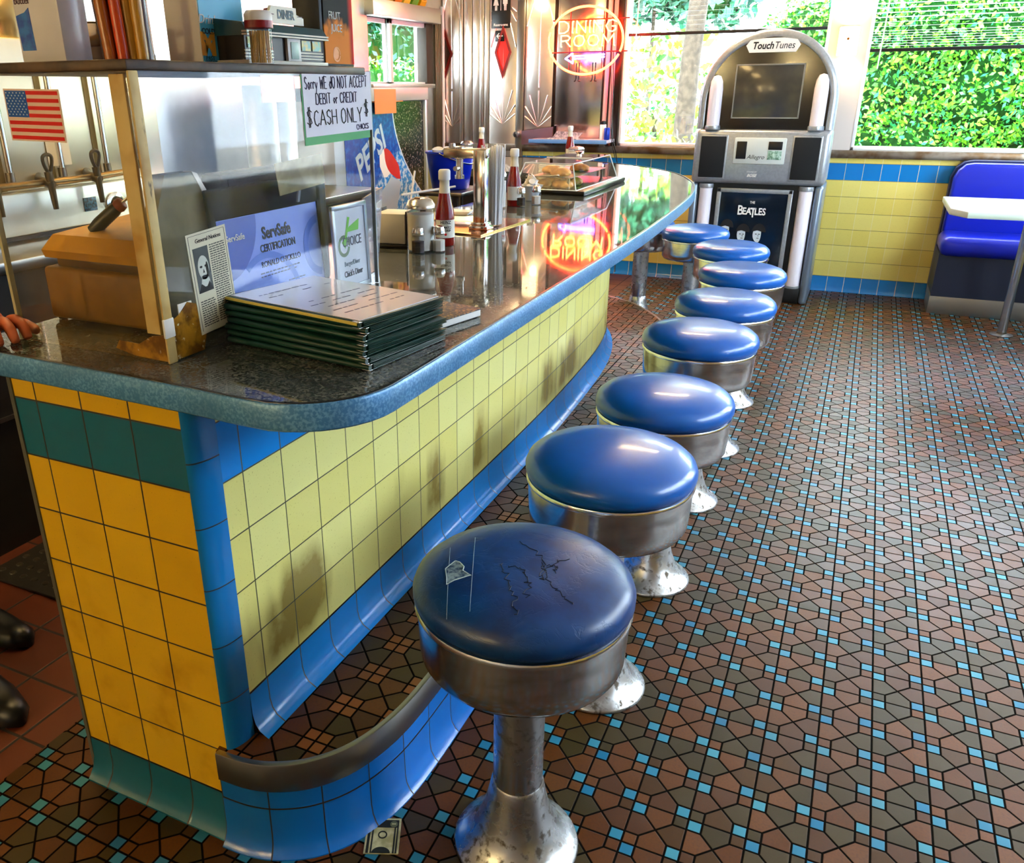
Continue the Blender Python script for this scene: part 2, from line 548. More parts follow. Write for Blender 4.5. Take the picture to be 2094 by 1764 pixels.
WALL_T = tiles('wainscot_tile', 0.769, 0.1091, ZR0 + 0.0083, T * 1.003, [(-1.0, 0.0), (-9, -7.0)], yel='#e6d678', blu='#0c7cc6', joint_v='#ded49a', joint_h='#5c5222')
BULL = tiles('corner_tile', 5.0, 9.0, 0.205, 0.118, [(-99, 99)], blu='#0f7ac2', joint_h='#0d2430')

# ================================================================ room shell
YB, XR, XL, YF, ZC = 5.52, 2.9, -2.24, -3.0, 2.5
struct(MB().box(-0.545, XR + .15, YF - .15, YB + .15, -0.06, 0.0).done('floor', FLOOR, smooth=0))

def quarry():
    m, nt, b = new_mat('quarry_tile')
    vec, x, y, z = coords(nt)
    u = x / 0.155; v = y / 0.155
    f = ((u - u.rnd()).abs() * 0.155).min((v - v.rnd()).abs() * 0.155)
    rid = white(nt, u.floor(), v.floor())
    col = mix(nt, rid, '#5c2509', '#451a07')
    t = f.step(0.002, 0.005)
    nt.links.new(mix(nt, t, '#0e0a08', col), b.inputs['Base Color'])
    setin(nt, b.inputs['Roughness'], t * -0.3 + 0.75)
    bump(nt, b, t, 0.4, 0.002)
    return m
struct(MB().box(XL - .15, -0.545, YF - .15, YB + .15, -0.06, 0.0).done('floor', quarry(), smooth=0))
struct(MB().box(XL - .15, XR + .15, YF - .15, YB + .15, ZC, ZC + .08).done('ceiling', CREAM, smooth=0))

W1 = (-0.80, 0.545); W2 = (0.775, 2.65); WZ = (0.945, 2.26)
b = MB()
b.box(XL - .15, XR + .15, YB, YB + .15, 0, WZ[0])
b.box(XL - .15, XR + .15, YB, YB + .15, WZ[1], ZC)
b.box(XL - .15, W1[0], YB, YB + .15, WZ[0], WZ[1])
b.box(W1[1], W2[0], YB, YB + .15, WZ[0], WZ[1])
b.box(W2[1], XR + .15, YB, YB + .15, WZ[0], WZ[1])
wall_back = struct(b.done('wall_back', CREAM, smooth=0))
b = MB(); b.sweep([(XL, YB), (XR, YB)], [(0.006, 0.895), (0.006, 0.12), (0.010, 0.035), (0.018, 0.015), (0.03, 0.004), (0.03, 0.0)], u0=XL)
b.done('wainscot', WALL_T, wall_back, norm=False)
b = MB()
for z0, z1, y0 in ((0.895, 0.945, -0.028),):
    b.box(XL, XR, YB + y0, YB + 0.004, z0, z1, 0.004)
SILL = pmat('worn_bronze_sill', '#6b5238', 0.3, 0.85, var=0.45, vscale=9, col2='#8d8478')
struct(b.done('trim_1', SILL))

b = MB()
b.box(XR, XR + .15, YF - .15, YB, 0, 0.78); b.box(XR, XR + .15, YF - .15, YB, 2.26, ZC)
for y0, y1 in ((YF - .15, .4), (2.7, 2.85), (5.1, YB)): b.box(XR, XR + .15, y0, y1, 0.78, 2.26)
wall_right = struct(b.done('wall_right', CREAM, smooth=0))
b = MB(); b.sweep([(XR, YB), (XR, YF)], [(0.006, 0.74), (0.006, 0.0)], u0=0)
b.done('wainscot', WALL_T, wall_right, norm=False)
K = (4.38, 5.32, 1.385, 1.80)
b = MB()
b.box(XL - .15, XL, YF - .15, YB, 0, K[2]); b.box(XL - .15, XL, YF - .15, YB, K[3], ZC)
b.box(XL - .15, XL, YF - .15, K[0], K[2], K[3]); b.box(XL - .15, XL, K[1], YB, K[2], K[3])
struct(b.done('wall_left', STEEL, smooth=0))
struct(MB().box(XL, XR, YF - .15, YF, 0, ZC).done('wall_front', CREAM, smooth=0))

FRAME = pmat('white_window_frame', '#f4f4f2', 0.35)
def window(n, x0, x1, bars=()):
    f = MB()
    for a, c, d, e in ((x0, x1, WZ[0], WZ[0] + .022), (x0, x1, WZ[1] - .03, WZ[1]), (x0, x0 + .02, WZ[0], WZ[1]), (x1 - .02, x1, WZ[0], WZ[1])):
        f.box(a, c, YB - 0.004, YB + .1, d, e, 0.003)
    for q in bars: f.box(q - .012, q + .012, YB + .03, YB + .09, WZ[0], WZ[1], 0.003)
    o = struct(f.done('window_%d' % n, FRAME))
    g = MB(); g.box(x0, x1, YB + .062, YB + .068, WZ[0], WZ[1])
    struct(g.done('window_pane', GLASS, o, smooth=0))
window(1, *W1); window(2, *W2)
for i, (y0, y1) in enumerate(((.4, 2.7), (2.85, 5.1))):
    f = MB()
    for a, c, d, e in ((y0, y1, .78, .805), (y0, y1, 2.23, 2.26), (y0, y0 + .025, .78, 2.26), (y1 - .025, y1, .78, 2.26)):
        f.box(XR - .004, XR + .1, a, c, d, e, 0.003)
    o = struct(f.done('window_%d' % (i + 3), FRAME))
    struct(MB().box(XR + .062, XR + .068, y0, y1, .78, 2.26).done('window_pane', GLASS, o, smooth=0))

# kitchen pass window in the left wall
KF = pmat('aluminium', '#c9cfcc', 0.32, 0.9)
f = MB()
y0, y1, z0, z1 = K
f.box(XL - .1, XL + .07, y0 - .03, y1 + .03, z1, z1 + .10, 0.004)
f.box(XL - .1, XL + .03, y0, y1, z0 - .03, z0, 0.003)
win6 = struct(f.done('window_5', KF))
f = MB(); m_ = 4.72
for a, c, x in ((y0, m_ - .02, XL - .06), (m_ - .03, y1, XL - .03)):
    f.box(x, x + .025, a, a + .035, z0, z1, .002); f.box(x, x + .025, c - .025, c, z0, z1, .002)
    f.box(x, x + .025, a, c, z0, z0 + .012, .002); f.box(x, x + .025, a, c, z1 - .03, z1, .002)
f.done('sliding_frame', FRAME, win6)
MB().box(XL - .045, XL - .042, y0, y1, z0, z1).done('window_pane', GLASS, win6, smooth=0)
f = MB()
for k in range(4): f.box(XL - .01 - .004 * (k % 2), XL + .022, y1 + .03 + k * .028, y1 + .052 + k * .028, 0.9, 1.87, 0.004)
struct(MB().box(XL - .07, XL + .012, 5.215, y1 + .005, z0, z1, .003).done('trim_6', pmat('dark_brown_jamb', '#2e2618', .6)))
struct(f.done('trim_2', pmat('bronze_trim', '#6f6550', 0.35, 0.7)))
struct(MB().box(XL, XL + .022, YB - .045, YB - .012, 0.9, 1.93, .004).done('trim_3', WHITE))

# stainless panels, restroom door and bright trims on the left of the back wall
PANEL = pmat('polished_panel', (0.86, 0.80, 0.72), 0.30, 1.0, bmp=0.03, vscale=5)
MIRROR = pmat('brushed_panel', (0.74, 0.66, 0.60), 0.17, 1.0, bmp=0.02, vscale=240)
def sunburst(b, x0, x1, zc, y, up=0.30, n=3, flip=1):
    xc = (x0 + x1) / 2; w = (x1 - x0) / 2
    for k in range(-n, n + 1):
        a = k / n * 0.95
        L = up * (1 - 0.25 * abs(k) / n)
        tx, tz = sin(a) * L, cos(a) * L * flip
        if abs(tx) > w * .96: q = w * .96 / abs(tx); tx *= q; tz *= q
        d = Vector((tx, tz)).normalized(); nx, nz = -d.y * .0075, d.x * .0075
        p = [b.v((xc, y, zc)), b.v((xc + tx + nx, y, zc + tz + nz)), b.v((xc + tx - nx, y, zc + tz - nz)), b.v((xc + tx, y - .009, zc + tz))]
        b.f([p[0], p[1], p[3]]); b.f([p[0], p[3], p[2]]); b.f([p[1], p[2], p[3]])
def steel_panel(x0, x1, z0=0.945, z1=2.26, fan=True, mat=None):
    b = MB(); b.box(x0, x1, YB - .008, YB + .002, z0, z1, .002)
    if fan:
        sunburst(b, x0, x1, 1.07, YB - .008, 0.26)
        sunburst(b, x0, x1, 2.1, YB - .008, 0.75, 3, -1)
    return b.done('steel_panel', mat or PANEL, wall_back, smooth=25)
steel_panel(-2.235, -2.09); steel_panel(-1.545, -1.32)
steel_panel(-1.30, -0.945, fan=False, mat=MIRROR)
b = MB()
for x0, x1, d in ((-2.088, -2.058, .03), (-2.05, -1.985, .015), (-1.98, -1.925, .012), (-1.92, -1.885, .02), (-1.88, -1.842, .014)): b.box(x0, x1, YB - d, YB + .002, .945, 2.26, .003)
struct(b.done('trim_4', PANEL))
b = MB()
for x0, x1, d in ((-1.325, -1.302, .012), (-0.942, -0.93, .02), (-0.895, -0.885, .02), (-0.85, -0.802, .03)): b.box(x0, x1, YB - d, YB + .002, .945, 2.26, .003)
struct(b.done('trim_5', pmat('dark_trim', '#3b322b', 0.3, 0.9)))
# diamond light beside the pass window
def diamond(parent, xc, zc, w, h, y, glass):
    b = MB()
    o_ = [(xc - w, zc), (xc, zc - h), (xc + w, zc), (xc, zc + h)]
    i_ = [(xc - w * .74, zc), (xc, zc - h * .74), (xc + w * .74, zc), (xc, zc + h * .74)]
    O = [b.v((a, y, c)) for a, c in o_]; O2 = [b.v((a, y - .012, c)) for a, c in o_]
    I = [b.v((a, y, c)) for a, c in i_]; I2 = [b.v((a, y - .012, c)) for a, c in i_]
    for k in range(4):
        j = (k + 1) % 4
        b.f([O[k], O[j], O2[j], O2[k]]); b.f([O2[k], O2[j], I2[j], I2[k]]); b.f([I2[k], I2[j], I[j], I[k]])
    o = b.done('diamond_frame', pmat('red_edge', '#7a1a10', 0.3, 0.4), parent, smooth=0)
    b = MB(); b.prism(i_, y - .001, y - .004, 'xz'); b.done('diamond_pane', glass, o, smooth=0)
diamond(wall_back, -2.225, 1.60, 0.075, 0.19, YB - .008, pmat('brown_glass', '#3a2012', 0.15))
b = MB(); b.box(-1.835, -1.612, YB - .014, YB + .002, 0.0, 2.04, .003)
sunburst(b, -1.83, -1.615, 1.09, YB - .014, 0.28, 3); sunburst(b, -1.83, -1.615, 1.95, YB - .014, .7, 3, -1)
door = struct(b.done('door_1', PANEL, smooth=25))
b = MB(); b.box(-1.61, -1.55, YB - .03, YB + .002, 0, 2.1, .004); b.box(-1.835, -1.55, YB - .03, YB + .002, 2.04, 2.10, .004)
b.done('door_frame', DSTEEL, door)
diamond(door, -1.725, 1.60, 0.068, 0.185, YB - .014, pmat('glowing_red_glass', '#e01a08', 0.25, emit='#ff1c08', estr=0.35))  # pane given a faint glow of its own, no lamp behind it
b = MB(); b.lathe([(0, .055), (.022, .052), (.028, .035), (.02, .018), (.012, .012), (.012, 0)], 20, (-1.585, YB - .03, 1.02), Matrix.Rotation(pi / 2, 3, 'X'))
b.done('door_knob', CHROME, door)

# restroom signs
sg = thing('restroom_sign', 'black restrooms sign with white man and woman symbols on steel door', 'sign', (-1.745, YB - .016, 1.865))
b = MB(); b.box(-.076, .076, -.006, 0, -.1, .165, .005); b.done('sign_plate', BLACK, sg)
b = MB()
b.T = Matrix.Translation((0, 0, .030))
for s_, skirt in ((-.04, True), (.034, False)):
    b.ball((s_, -.007, .078), .010, 12, (1, .3, 1))
    if skirt: b.prism([(s_ - .010, .064), (s_ + .010, .064), (s_ + .022, .022), (s_ - .022, .022)], -.008, -.006, 'xz')
    else: b.prism([(s_ - .018, .064), (s_ + .018, .064), (s_ + .018, .03), (s_ + .011, .03), (s_ + .011, .018), (s_ - .011, .018), (s_ - .011, .03), (s_ - .018, .03)], -.008, -.006, 'xz')
    for q in (-.008, .003): b.box(s_ + q, s_ + q + .006, -.008, -.006, -.012, .03)
b.box(-.003, .001, -.008, -.006, -.012, .085)
b.done('symbols', PAPER, sg)
text('Restrooms', .026, PAPER, sg, (0, -.0065, -.078), (pi / 2, 0, 0))
sg = thing('arrow_sign', 'small black arrow sign pointing left below the restrooms sign', 'sign', (-1.752, YB - .016, 1.712))
b = MB(); b.box(-.037, .037, -.006, 0, -.037, .037, .004); b.done('sign_plate', BLACK, sg)
b = MB(); b.tube([(.024, -.007, 0), (-.022, -.007, 0)], .0035, 6); b.tube([(-.004, -.007, .019), (-.024, -.007, 0), (-.004, -.007, -.019)], .0035, 6); b.done('arrow', PAPER, sg)

# ================================================================ counter
ctr = thing('counter', 'long yellow and blue tiled lunch counter base with rounded far end', 'counter')
WALLP = catmull([(0.0197, 0.0526), (0.0197, 0.7), (0.0197, 1.35), (0.012, 1.8), (-0.012, 2.3), (-0.045, 2.62), (-0.1, 2.88), (-0.19, 3.12), (-0.33, 3.35), (-0.55, 3.52), (-0.9, 3.6), (-1.24, 3.62)], 6)
ZP = 0.215
b = MB(); b.sweep(WALLP, [(0, .915), (0, .309)]); b.done('front_panel', FRONT_T, ctr, norm=False)
b = MB(); b.sweep(WALLP, [(0.002, .309), (0.003, .26), (0.007, .24), (0.016, .226), (0.028, .219), (0.034, .216), (0.034, .2)]); b.done('cove_base', FRONT_T, ctr, norm=False)
b = MB(); b.sweep([(-0.378, 0.0), (0.0015, 0.0)], [(0, .915), (0, .0968)], u0=-0.378); b.done('end_panel', END_T, ctr, norm=False)
b = MB(); b.sweep([(-0.378, 0.0), (0.0, 0.0)], [(0.001, .0968), (0.003, .045), (0.008, .025), (0.02, .01), (0.026, .004), (0.026, 0)], u0=-0.378); b.done('cove_base', END_T, ctr, norm=False)
q = [(0.0215 * sin(a), 0.0526 - 0.0545 * cos(a)) for a in [i * pi / 16 for i in range(9)]]
b = MB(); b.sweep(q, [(0, .915), (0, .195)]); b.done('corner_trim', BULL, ctr, norm=False)
CARC = pmat('dark_cabinet', '#14100c', 0.6)
b = MB()
inner = [p for p in WALLP if p[0] > -1.59]
poly = [(-0.376, 0.004), (0.0, 0.004), (0.014, 0.03)] + [(p[0] - .006, p[1] - .004) for p in WALLP] + [(-1.18, 3.36), (-0.9, 3.28), (-0.5, 3.1), (-0.376, 2.8)]
b.prism(poly, 0.0, .914); b.done('carcass', CARC, ctr, smooth=0)
b = MB(); b.box(-.386, -.377, -.003, .03, 0, .915); b.done('edge_strip', pmat('grey_edge', '#5a5a50', 0.5), ctr)
b = MB(); b.box(.024, .060, .02, .048, .872, .914, .003); b.box(.06, .2, .03, .045, .9, .914, .002); b.done('bracket', pmat('pale_green_metal', '#a8b79a', 0.4, 0.3), ctr)

def laminate(name, c1, c2, c3, rough, metal, spec, rn=0.0):
    m, nt, b = new_mat(name)
    n1 = noise(nt, 230, 4); n2 = noise(nt, 12, 3)
    col = mix(nt, n1.step(0.44, 0.6), c1, c2)
    col = mix(nt, n2.step(0.4, 0.7) * 0.5, col, c3)
    nt.links.new(col, b.inputs['Base Color'])
    b.inputs['Metallic'].default_value = metal
    b.inputs['Specular IOR Level'].default_value = spec
    setin(nt, b.inputs['Roughness'], n2 * rn + rough)
    return m
TOPM = laminate('speckled_laminate', '#3a4341', '#77766c', '#2b3033', 0.012, 0.0, 0.62, 0.05)
EDGEM = laminate('blue_grey_edge', '#3f7fb4', '#6aa3cf', '#3a6f9a', 0.30, 0.15, 0.5)
top = thing('countertop', 'speckled dark grey worktop with blue edge along the tiled counter', 'countertop')
OUT = [(-0.42, -0.055), (-0.15, -0.057), (0.08, -0.062), (0.17, -0.067)]
OUT += [(0.205 + 0.138 * sin(a), 0.072 - 0.14 * cos(a)) for a in [radians(d) for d in (8, 18, 28, 38, 48, 58, 68, 78, 88)]]
OUT += catmull([(0.344, 0.13), (0.345, 0.7), (0.346, 1.34), (0.339, 1.74), (0.315, 2.3), (0.288, 2.62), (0.245, 2.88), (0.175, 3.12), (0.06, 3.4), (-0.13, 3.66), (-0.36, 3.86), (-0.7, 4.05), (-1.1, 4.16), (-1.40, 4.18)], 6)
INN = [(-1.20, 3.34), (-0.95, 3.27), (-0.62, 3.15), (-0.47, 2.95), (-0.41, 2.7), (-0.40, 2.2), (-0.40, 1.0), (-0.42, 0.3)]
b = MB(); b.prism(OUT + INN, .9155, .954)
b.done('worktop', TOPM, top, smooth=30)
b = MB(); b.sweep(OUT, [(-.002, .9555), (.001, .9545), (.003, .951), (.003, .918), (0, .9152), (-.01, .9150)]); b.done('edge_band', EDGEM, top, norm=False)
b = MB(); b.sweep(OUT, [(-.006, .9541), (-.006, .9562), (-.0015, .9562), (-.001, .9545)]); b.done('edge_bead', pmat('dark_bead', '#0c0b0a', 0.3), top, norm=False)

# ---------------------------------------------------------------- foot platform
plat = thing('foot_platform', 'raised footrest step with curved steel edge and blue tile skirt along counter', 'step')
PED = catmull([(-0.012, -0.018), (0.048, -0.014), (0.101, 0.002), (0.158, 0.040), (0.206, 0.105), (0.236, 0.2), (0.247, 0.322), (0.249, 0.6), (0.249, 1.2), (0.244, 1.8), (0.232, 2.2), (0.21, 2.6), (0.165, 3.0), (0.08, 3.337), (-0.06, 3.58), (-0.25, 3.78), (-0.6, 3.92), (-1.26, 3.95)], 6)
b = MB(); b.sweep(PED, [(-.010, .2155), (-.003, .2175), (.002, .2165), (.003, .214), (.003, .155), (0, .151), (-.004, .151)])
b.done('steel_edge', pmat('dull_steel_edge', (0.34, 0.33, 0.31), 0.33, 1.0), plat, norm=False)
b = MB(); b.sweep(PED, [(-.001, .153), (-.001, .0)]); b.done('tile_skirt', SKIRT_T, plat, norm=False)
b = MB(); b.sweep(PED, [(0, .109), (.001, .045), (.004, .025), (.012, .01), (.02, .003), (.02, 0)]); b.done('cove_base', SKIRT_T, plat, norm=False)
b = MB(); b.prism([(-.02, .005)] + [(p[0] - .004, p[1] + .004) for p in PED] + [(-1.26, 3.64)] + [(p[0] + .002, p[1] + .003) for p in WALLP[::-1]], 0.001, .215)
b.done('tiled_top', PLATFLOOR, plat, smooth=0)

# ---------------------------------------------------------------- stools
VINYL = pmat('blue_vinyl', '#0a5fba', 0.30, 0, 0.55, var=0.18, vscale=5, bmp=0.05, coat=0.25)
WELT = pmat('bright_ring', (0.82, 0.82, 0.80), 0.16, 1.0)
def vinyl_old():
    m, nt, b = new_mat('worn_blue_vinyl')
    vec, x, y, z = coords(nt)
    n = noise(nt, 16, 4, vec)
    nt.links.new(mix(nt, n.step(0.35, 0.7), '#0a3f7c', '#082c62'), b.inputs['Base Color'])
    b.inputs['Roughness'].default_value = 0.33
    w = noise(nt, 9, 5, vec, 0.6, 1.2)
    bump(nt, b, (w - 0.5).abs().step(0.0, 0.02) * 0.5 + n * 0.4, 0.18, 0.002)
    return m
CUSH = [(0, .0565), (.05, .056), (.10, .0535), (.14, .047), (.165, .038), (.179, .026), (.1845, .012), (.184, 0), (.179, -.010), (.172, -.016), (.168, -.018)]
def make_stool(label, cush_mat=None, seat_z=.5666):
    t = thing('counter_stool', label, 'stool', group='blue counter stools')
    s = MB(); s.lathe([(r, seat_z + z) for r, z in CUSH[::-1]], 56, cap=False); s.done('cushion', cush_mat or VINYL, t, 60)
    s = MB(); s.lathe([(.168, seat_z - .024), (.181, seat_z - .024), (.1825, seat_z - .019), (.180, seat_z - .014), (.168, seat_z - .014)], 56, cap=False); s.done('seat_ring', WELT, t, 60)
    s = MB(); s.lathe([(0, seat_z - .128), (.150, seat_z - .128), (.166, seat_z - .124), (.1735, seat_z - .112), (.1755, seat_z - .09), (.178, seat_z - .024), (.16, seat_z - .022)], 56, cap=False); s.done('seat_drum', DRUM, t, 50)
    s = MB(); s.lathe([(.047, .1), (.046, .13), (.0455, seat_z - .128)], 32); s.done('post', POSTM, t, 60)
    s = MB(); s.lathe([(0, .001), (.118, .001), (.1195, .005), (.117, .010), (.104, .018), (.088, .034), (.072, .062), (.060, .098), (.053, .13), (.0485, .155), (.0465, .158)], 40); s.done('base_flange', POSTM, t, 50)
    return t
STOOLS = [((4.55, 2.03), 'nearest blue stool with cracked torn seat mended with clear tape', 0),
 ((4.60, 6.79), 'bright smooth blue stool second nearest, right behind the torn one', .006), ((4.64, 11.68), 'third blue stool from the front, darkest smooth seat', -.024),
 ((4.58, 16.81), 'fourth blue stool from the front along the yellow tiled counter', 0), ((4.61, 21.46), 'fifth blue stool from the front, middle of the row', 0),
 ((4.46, 26.84), 'sixth blue stool from the front, in front of the jukebox base', 0), ((3.25, 32.18), 'seventh blue stool, overlapping the poster at the jukebox', 0),
 ((0.82, 36.67), 'eighth blue stool, pale drum beside the far counter curve', 0), ((-2.35, 38.6), 'last blue stool, mostly hidden behind the far end of the worktop', 0)]
st0 = make_stool(STOOLS[0][1], vinyl_old())
st0.location = (4.55 * T, 2.03 * T, 0)
# cracks, a tear and tape on the nearest seat
def dome(x, y):
    r = sqrt(x * x + y * y)
    for (r0, z0), (r1, z1) in zip(CUSH, CUSH[1:]):
        if r0 <= r <= r1: return .5666 + z0 + (z1 - z0) * (r - r0) / (r1 - r0)
    return .5666
def on_dome(b, pts, r):
    b.tube([(x, y, dome(x, y) + .0002) for x, y in pts], r, 5)
def jag(pts, n=5, a=.006):
    out = []
    for (x0, y0), (x1, y1) in zip(pts, pts[1:]):
        for k in range(n): out.append((x0 + (x1 - x0) * k / n + random.uniform(-a, a) * (k > 0), y0 + (y1 - y0) * k / n + random.uniform(-a, a) * (k > 0)))
    return out + [pts[-1]]
CRACK = pmat('crack', '#04142e', 0.6)
b = MB()
for l in ([(-.03, .058), (.007, .039), (.029, .012), (.046, -.019), (.068, -.053), (.09, -.066), (.108, -.075)], [(.028, .008), (.039, -.035), (.049, -.04), (.042, -.002), (.055, .008), (.059, -.013)],
          [(.039, 0), (.05, .022), (.065, .039)], [(-.029, -.022), (-.015, -.048), (.002, -.065), (.009, -.086), (.022, -.098), (.03, -.12), (.036, -.135)], [(-.017, -.026), (.004, -.026), (.021, -.044), (.031, -.063), (.039, -.095)]):
    on_dome(b, jag(l), .0008)
b.done('crack', CRACK, st0, 60)
tear = [(-.106, -.041), (-.112, -.066), (-.099, -.088), (-.091, -.105), (-.084, -.092), (-.063, -.073), (-.081, -.065), (-.084, -.054), (-.097, -.043)]
b = MB(); vs = [b.v((x, y, dome(x, y) + .0006)) for x, y in tear]; b.f(vs)
q_ = b.done('tear', pmat('torn_lining', '#8aa4ac', 0.8, var=.4, vscale=90, col2='#123a5c'), st0, 0)
b = MB(); on_dome(b, tear + [tear[0]], .0011); b.done('tear_edge', pmat('frayed_edge', '#b8cfd0', 0.7), st0, 60)
b = MB()
for (xa, ya), (xb, yb) in (((-.135, .0), (-.062, -.165)), ((-.108, .045), (-.03, -.15))):
    b2 = [(xa + (xb - xa) * k / 12, ya + (yb - ya) * k / 12) for k in range(13)]
    on_dome(b, b2, .0004)
b.done('clear_tape', pmat('tape_edge', '#9fb4c2', 0.3), st0, 60)
proto = make_stool(STOOLS[1][1])
for i, ((x, y), lab, dz) in enumerate(STOOLS[1:]):
    o = proto if i == 0 else dup(proto, (0, 0, 0), label=lab)
    o.location = (x * T, y * T, 0)
    if dz:
        for ch in o.children:
            if ch.name.split('.')[0] in ('cushion', 'seat_ring', 'seat_drum'): ch.location.z = dz

# ================================================================ jukebox
jb = thing('jukebox', 'tall arched silver jukebox with dark screen and a black band poster below', 'jukebox', (0.263, 5.0, 0))
JS = pmat('silver_plastic', '#a7adb2', 0.32, 0.55, var=0.12, vscale=60)
JW = pmat('frosted_tube', '#e9e6f2', 0.28)
DARKP = pmat('smoked_panel', '#100f10', 0.12)
HW = .41
def arch(r, zc, z0, n=28, rx=None):
    rx = rx or r
    return [(-rx, z0)] + [(-rx * cos(pi * k / n), zc + r * sin(pi * k / n)) for k in range(n + 1)] + [(rx, z0)]
b = MB(); b.prism(arch(.385, 1.257, 0.02), .03, .44, 'xz'); b.done('cabinet', pmat('jukebox_side', '#5d636a', 0.4, 0.3), jb, 35)
# rounded arch rim, tube running up one side, over and down
rim = [(-.381, 1.09)] + [(-.381 * cos(pi * k / 28), 1.257 + .381 * sin(pi * k / 28)) for k in range(29)] + [(.381, 1.09)]
b = MB(); b.tube([(x, .03, z) for x, z in rim], .032, 14); b.done('arch_rim', JS, jb, 60)
b = MB(); b.prism(arch(.365, 1.257, 1.085, rx=.365), .0, .05, 'xz'); b.done('screen_panel', DARKP, jb, 35)
sc_ = MB(); sc_.box(-.196, .196, -.006, .004, 1.161, 1.465, .002)
m, nt, b_ = new_mat('idle_screen')
n = noise(nt, 5, 3); nt.links.new(mix(nt, n.step(.35, .7), '#3c3a34', '#565040'), b_.inputs['Base Color']); b_.inputs['Roughness'].default_value = .12
scr = sc_.done('screen', m, jb)
b = MB(); 
for x0, x1, z0, z1 in ((-.202, -.194, 1.155, 1.471), (.194, .202, 1.155, 1.471), (-.202, .202, 1.155, 1.163), (-.202, .202, 1.463, 1.471)): b.box(x0, x1, -.008, 0, z0, z1, .001)
b.done('screen_rim', pmat('screen_rim', '#8a8880', .3), scr)
b = MB(); b.prism([(-.158, 1.575), (-.135, 1.604), (-.06, 1.615), (.06, 1.615), (.135, 1.604), (.158, 1.575), (.135, 1.535), (-.135, 1.535)], -.008, .002, 'xz')
pl = b.done('name_plate', pmat('white_plate', '#fbfaf4', .4), jb, 0)  # plain off-white name plate
text('Touch', .056, INK, pl, (.004, -.0085, 1.572), (pi / 2, 0, 0), bold=.0014, shear=.2, sx=.86, align='RIGHT')
text('Tunes', .056, INK, pl, (.006, -.0085, 1.572), (pi / 2, 0, 0), shear=.2, sx=.86, align='LEFT')
for s in (-1, 1):
    b = MB(); b.lathe([(.041, 1.11), (.041, 1.33), (.036, 1.375), (.022, 1.405), (0, 1.412)], 20, (s * .31, .0, 0)); t_ = b.done('light_tube', JW, jb, 50)
    b = MB(); b.lathe([(.047, 1.088), (.049, 1.095), (.047, 1.112), (.04, 1.114)], 20, (s * .31, .0, 0)); b.done('tube_collar', JS, t_, 50)
    b = MB(); b.lathe([(.043, .115), (.043, .735)], 20, (s * .309, .015, 0)); t_ = b.done('light_tube', JW, jb, 50)
    b = MB(); b.lathe([(.048, .725), (.05, .735), (.048, .752)], 20, (s * .309, .015, 0)); b.done('tube_collar', JS, t_, 50); b = MB(); b.lathe([(.048, .105), (.049, .112), (.048, .122)], 20, (s * .309, .015, 0)); b.done('tube_collar', JS, t_, 50)
b = MB(); b.box(-HW, HW, -.03, .3, .757, 1.09, .03, 4); mid = b.done('control_section', JS, jb, 50)
SPK = pmat('speaker_cloth', '#0c1114', .85, bmp=.3, vscale=400)
for x0, x1 in ((-.375, -.198), (.192, .365)):
    b = MB(); b.box(x0, x1, -.036, -.02, .785, 1.058, .006); f_ = b.done('speaker_grille', JS, jb)
    b = MB(); b.box(x0 + .010, x1 - .010, -.040, -.03, .795, 1.048, .004); b.done('grille_cloth', SPK, f_)
b = MB(); b.box(-.157, .157, -.04, -.02, .883, 1.043, .008); cd = b.done('payment_panel', pmat('pale_panel', '#ccd4d0', .3), jb)
b = MB(); b.box(-.139, -.078, -.045, -.03, .914, 1.02, .003); b.done('card_slot', BLACK, cd)
b = MB(); b.box(.053, .136, -.045, -.03, .972, 1.021, .003); b.done('bill_slot', BLACK, cd)
b = MB(); b.box(.053, .136, -.042, -.03, .912, .966, .001); st_ = b.done('price_label', pmat('green_label', '#b9d6c8', .5, var=.4, vscale=60, col2='#5f8a70'), cd)
text('Allegro', .036, INK, cd, (-.018, -.0405, .926), (pi / 2, 0, 0), shear=.3)
text('SOUND BY', .013, PAPER, jb, (-.03, -.0305, .835), (pi / 2, 0, 0))
text('BOSE', .024, PAPER, jb, (-.03, -.0305, .812), (pi / 2, 0, 0), shear=.35, bold=.001)
b = MB(); b.box(-.265, .265, .0, .05, .03, .757, .0); b.done('lower_panel', BLACK, jb, 0)
b = MB()
for x0, x1, z0, z1 in ((-.235, -.208, .08, .728), (.208, .235, .08, .728), (-.235, .235, .701, .728), (-.235, .235, .06, .09)): b.box(x0, x1, -.012, .004, z0, z1, .004)
pf = b.done('poster_frame', JS, jb)
pp = MB(); pp.box(-.21, .21, -.004, .002, .085, .703); pst = pp.done('poster', pmat('poster_black', '#0a1622', .12), pf, smooth=0)
text('THE', .022, PAPER, pst, (-.004, -.0046, .642), (pi / 2, 0, 0), bold=.0006, sx=.8)
for ch, sz, x, z in (('B', .085, -.075, .588), ('EA', .062, -.033, .584), ('T', .085, .006, .575), ('LES', .062, .05, .584)):
    text(ch, sz, PAPER, pst, (x, -.0046, z), (pi / 2, 0, 0), bold=.0016, sx=.78)
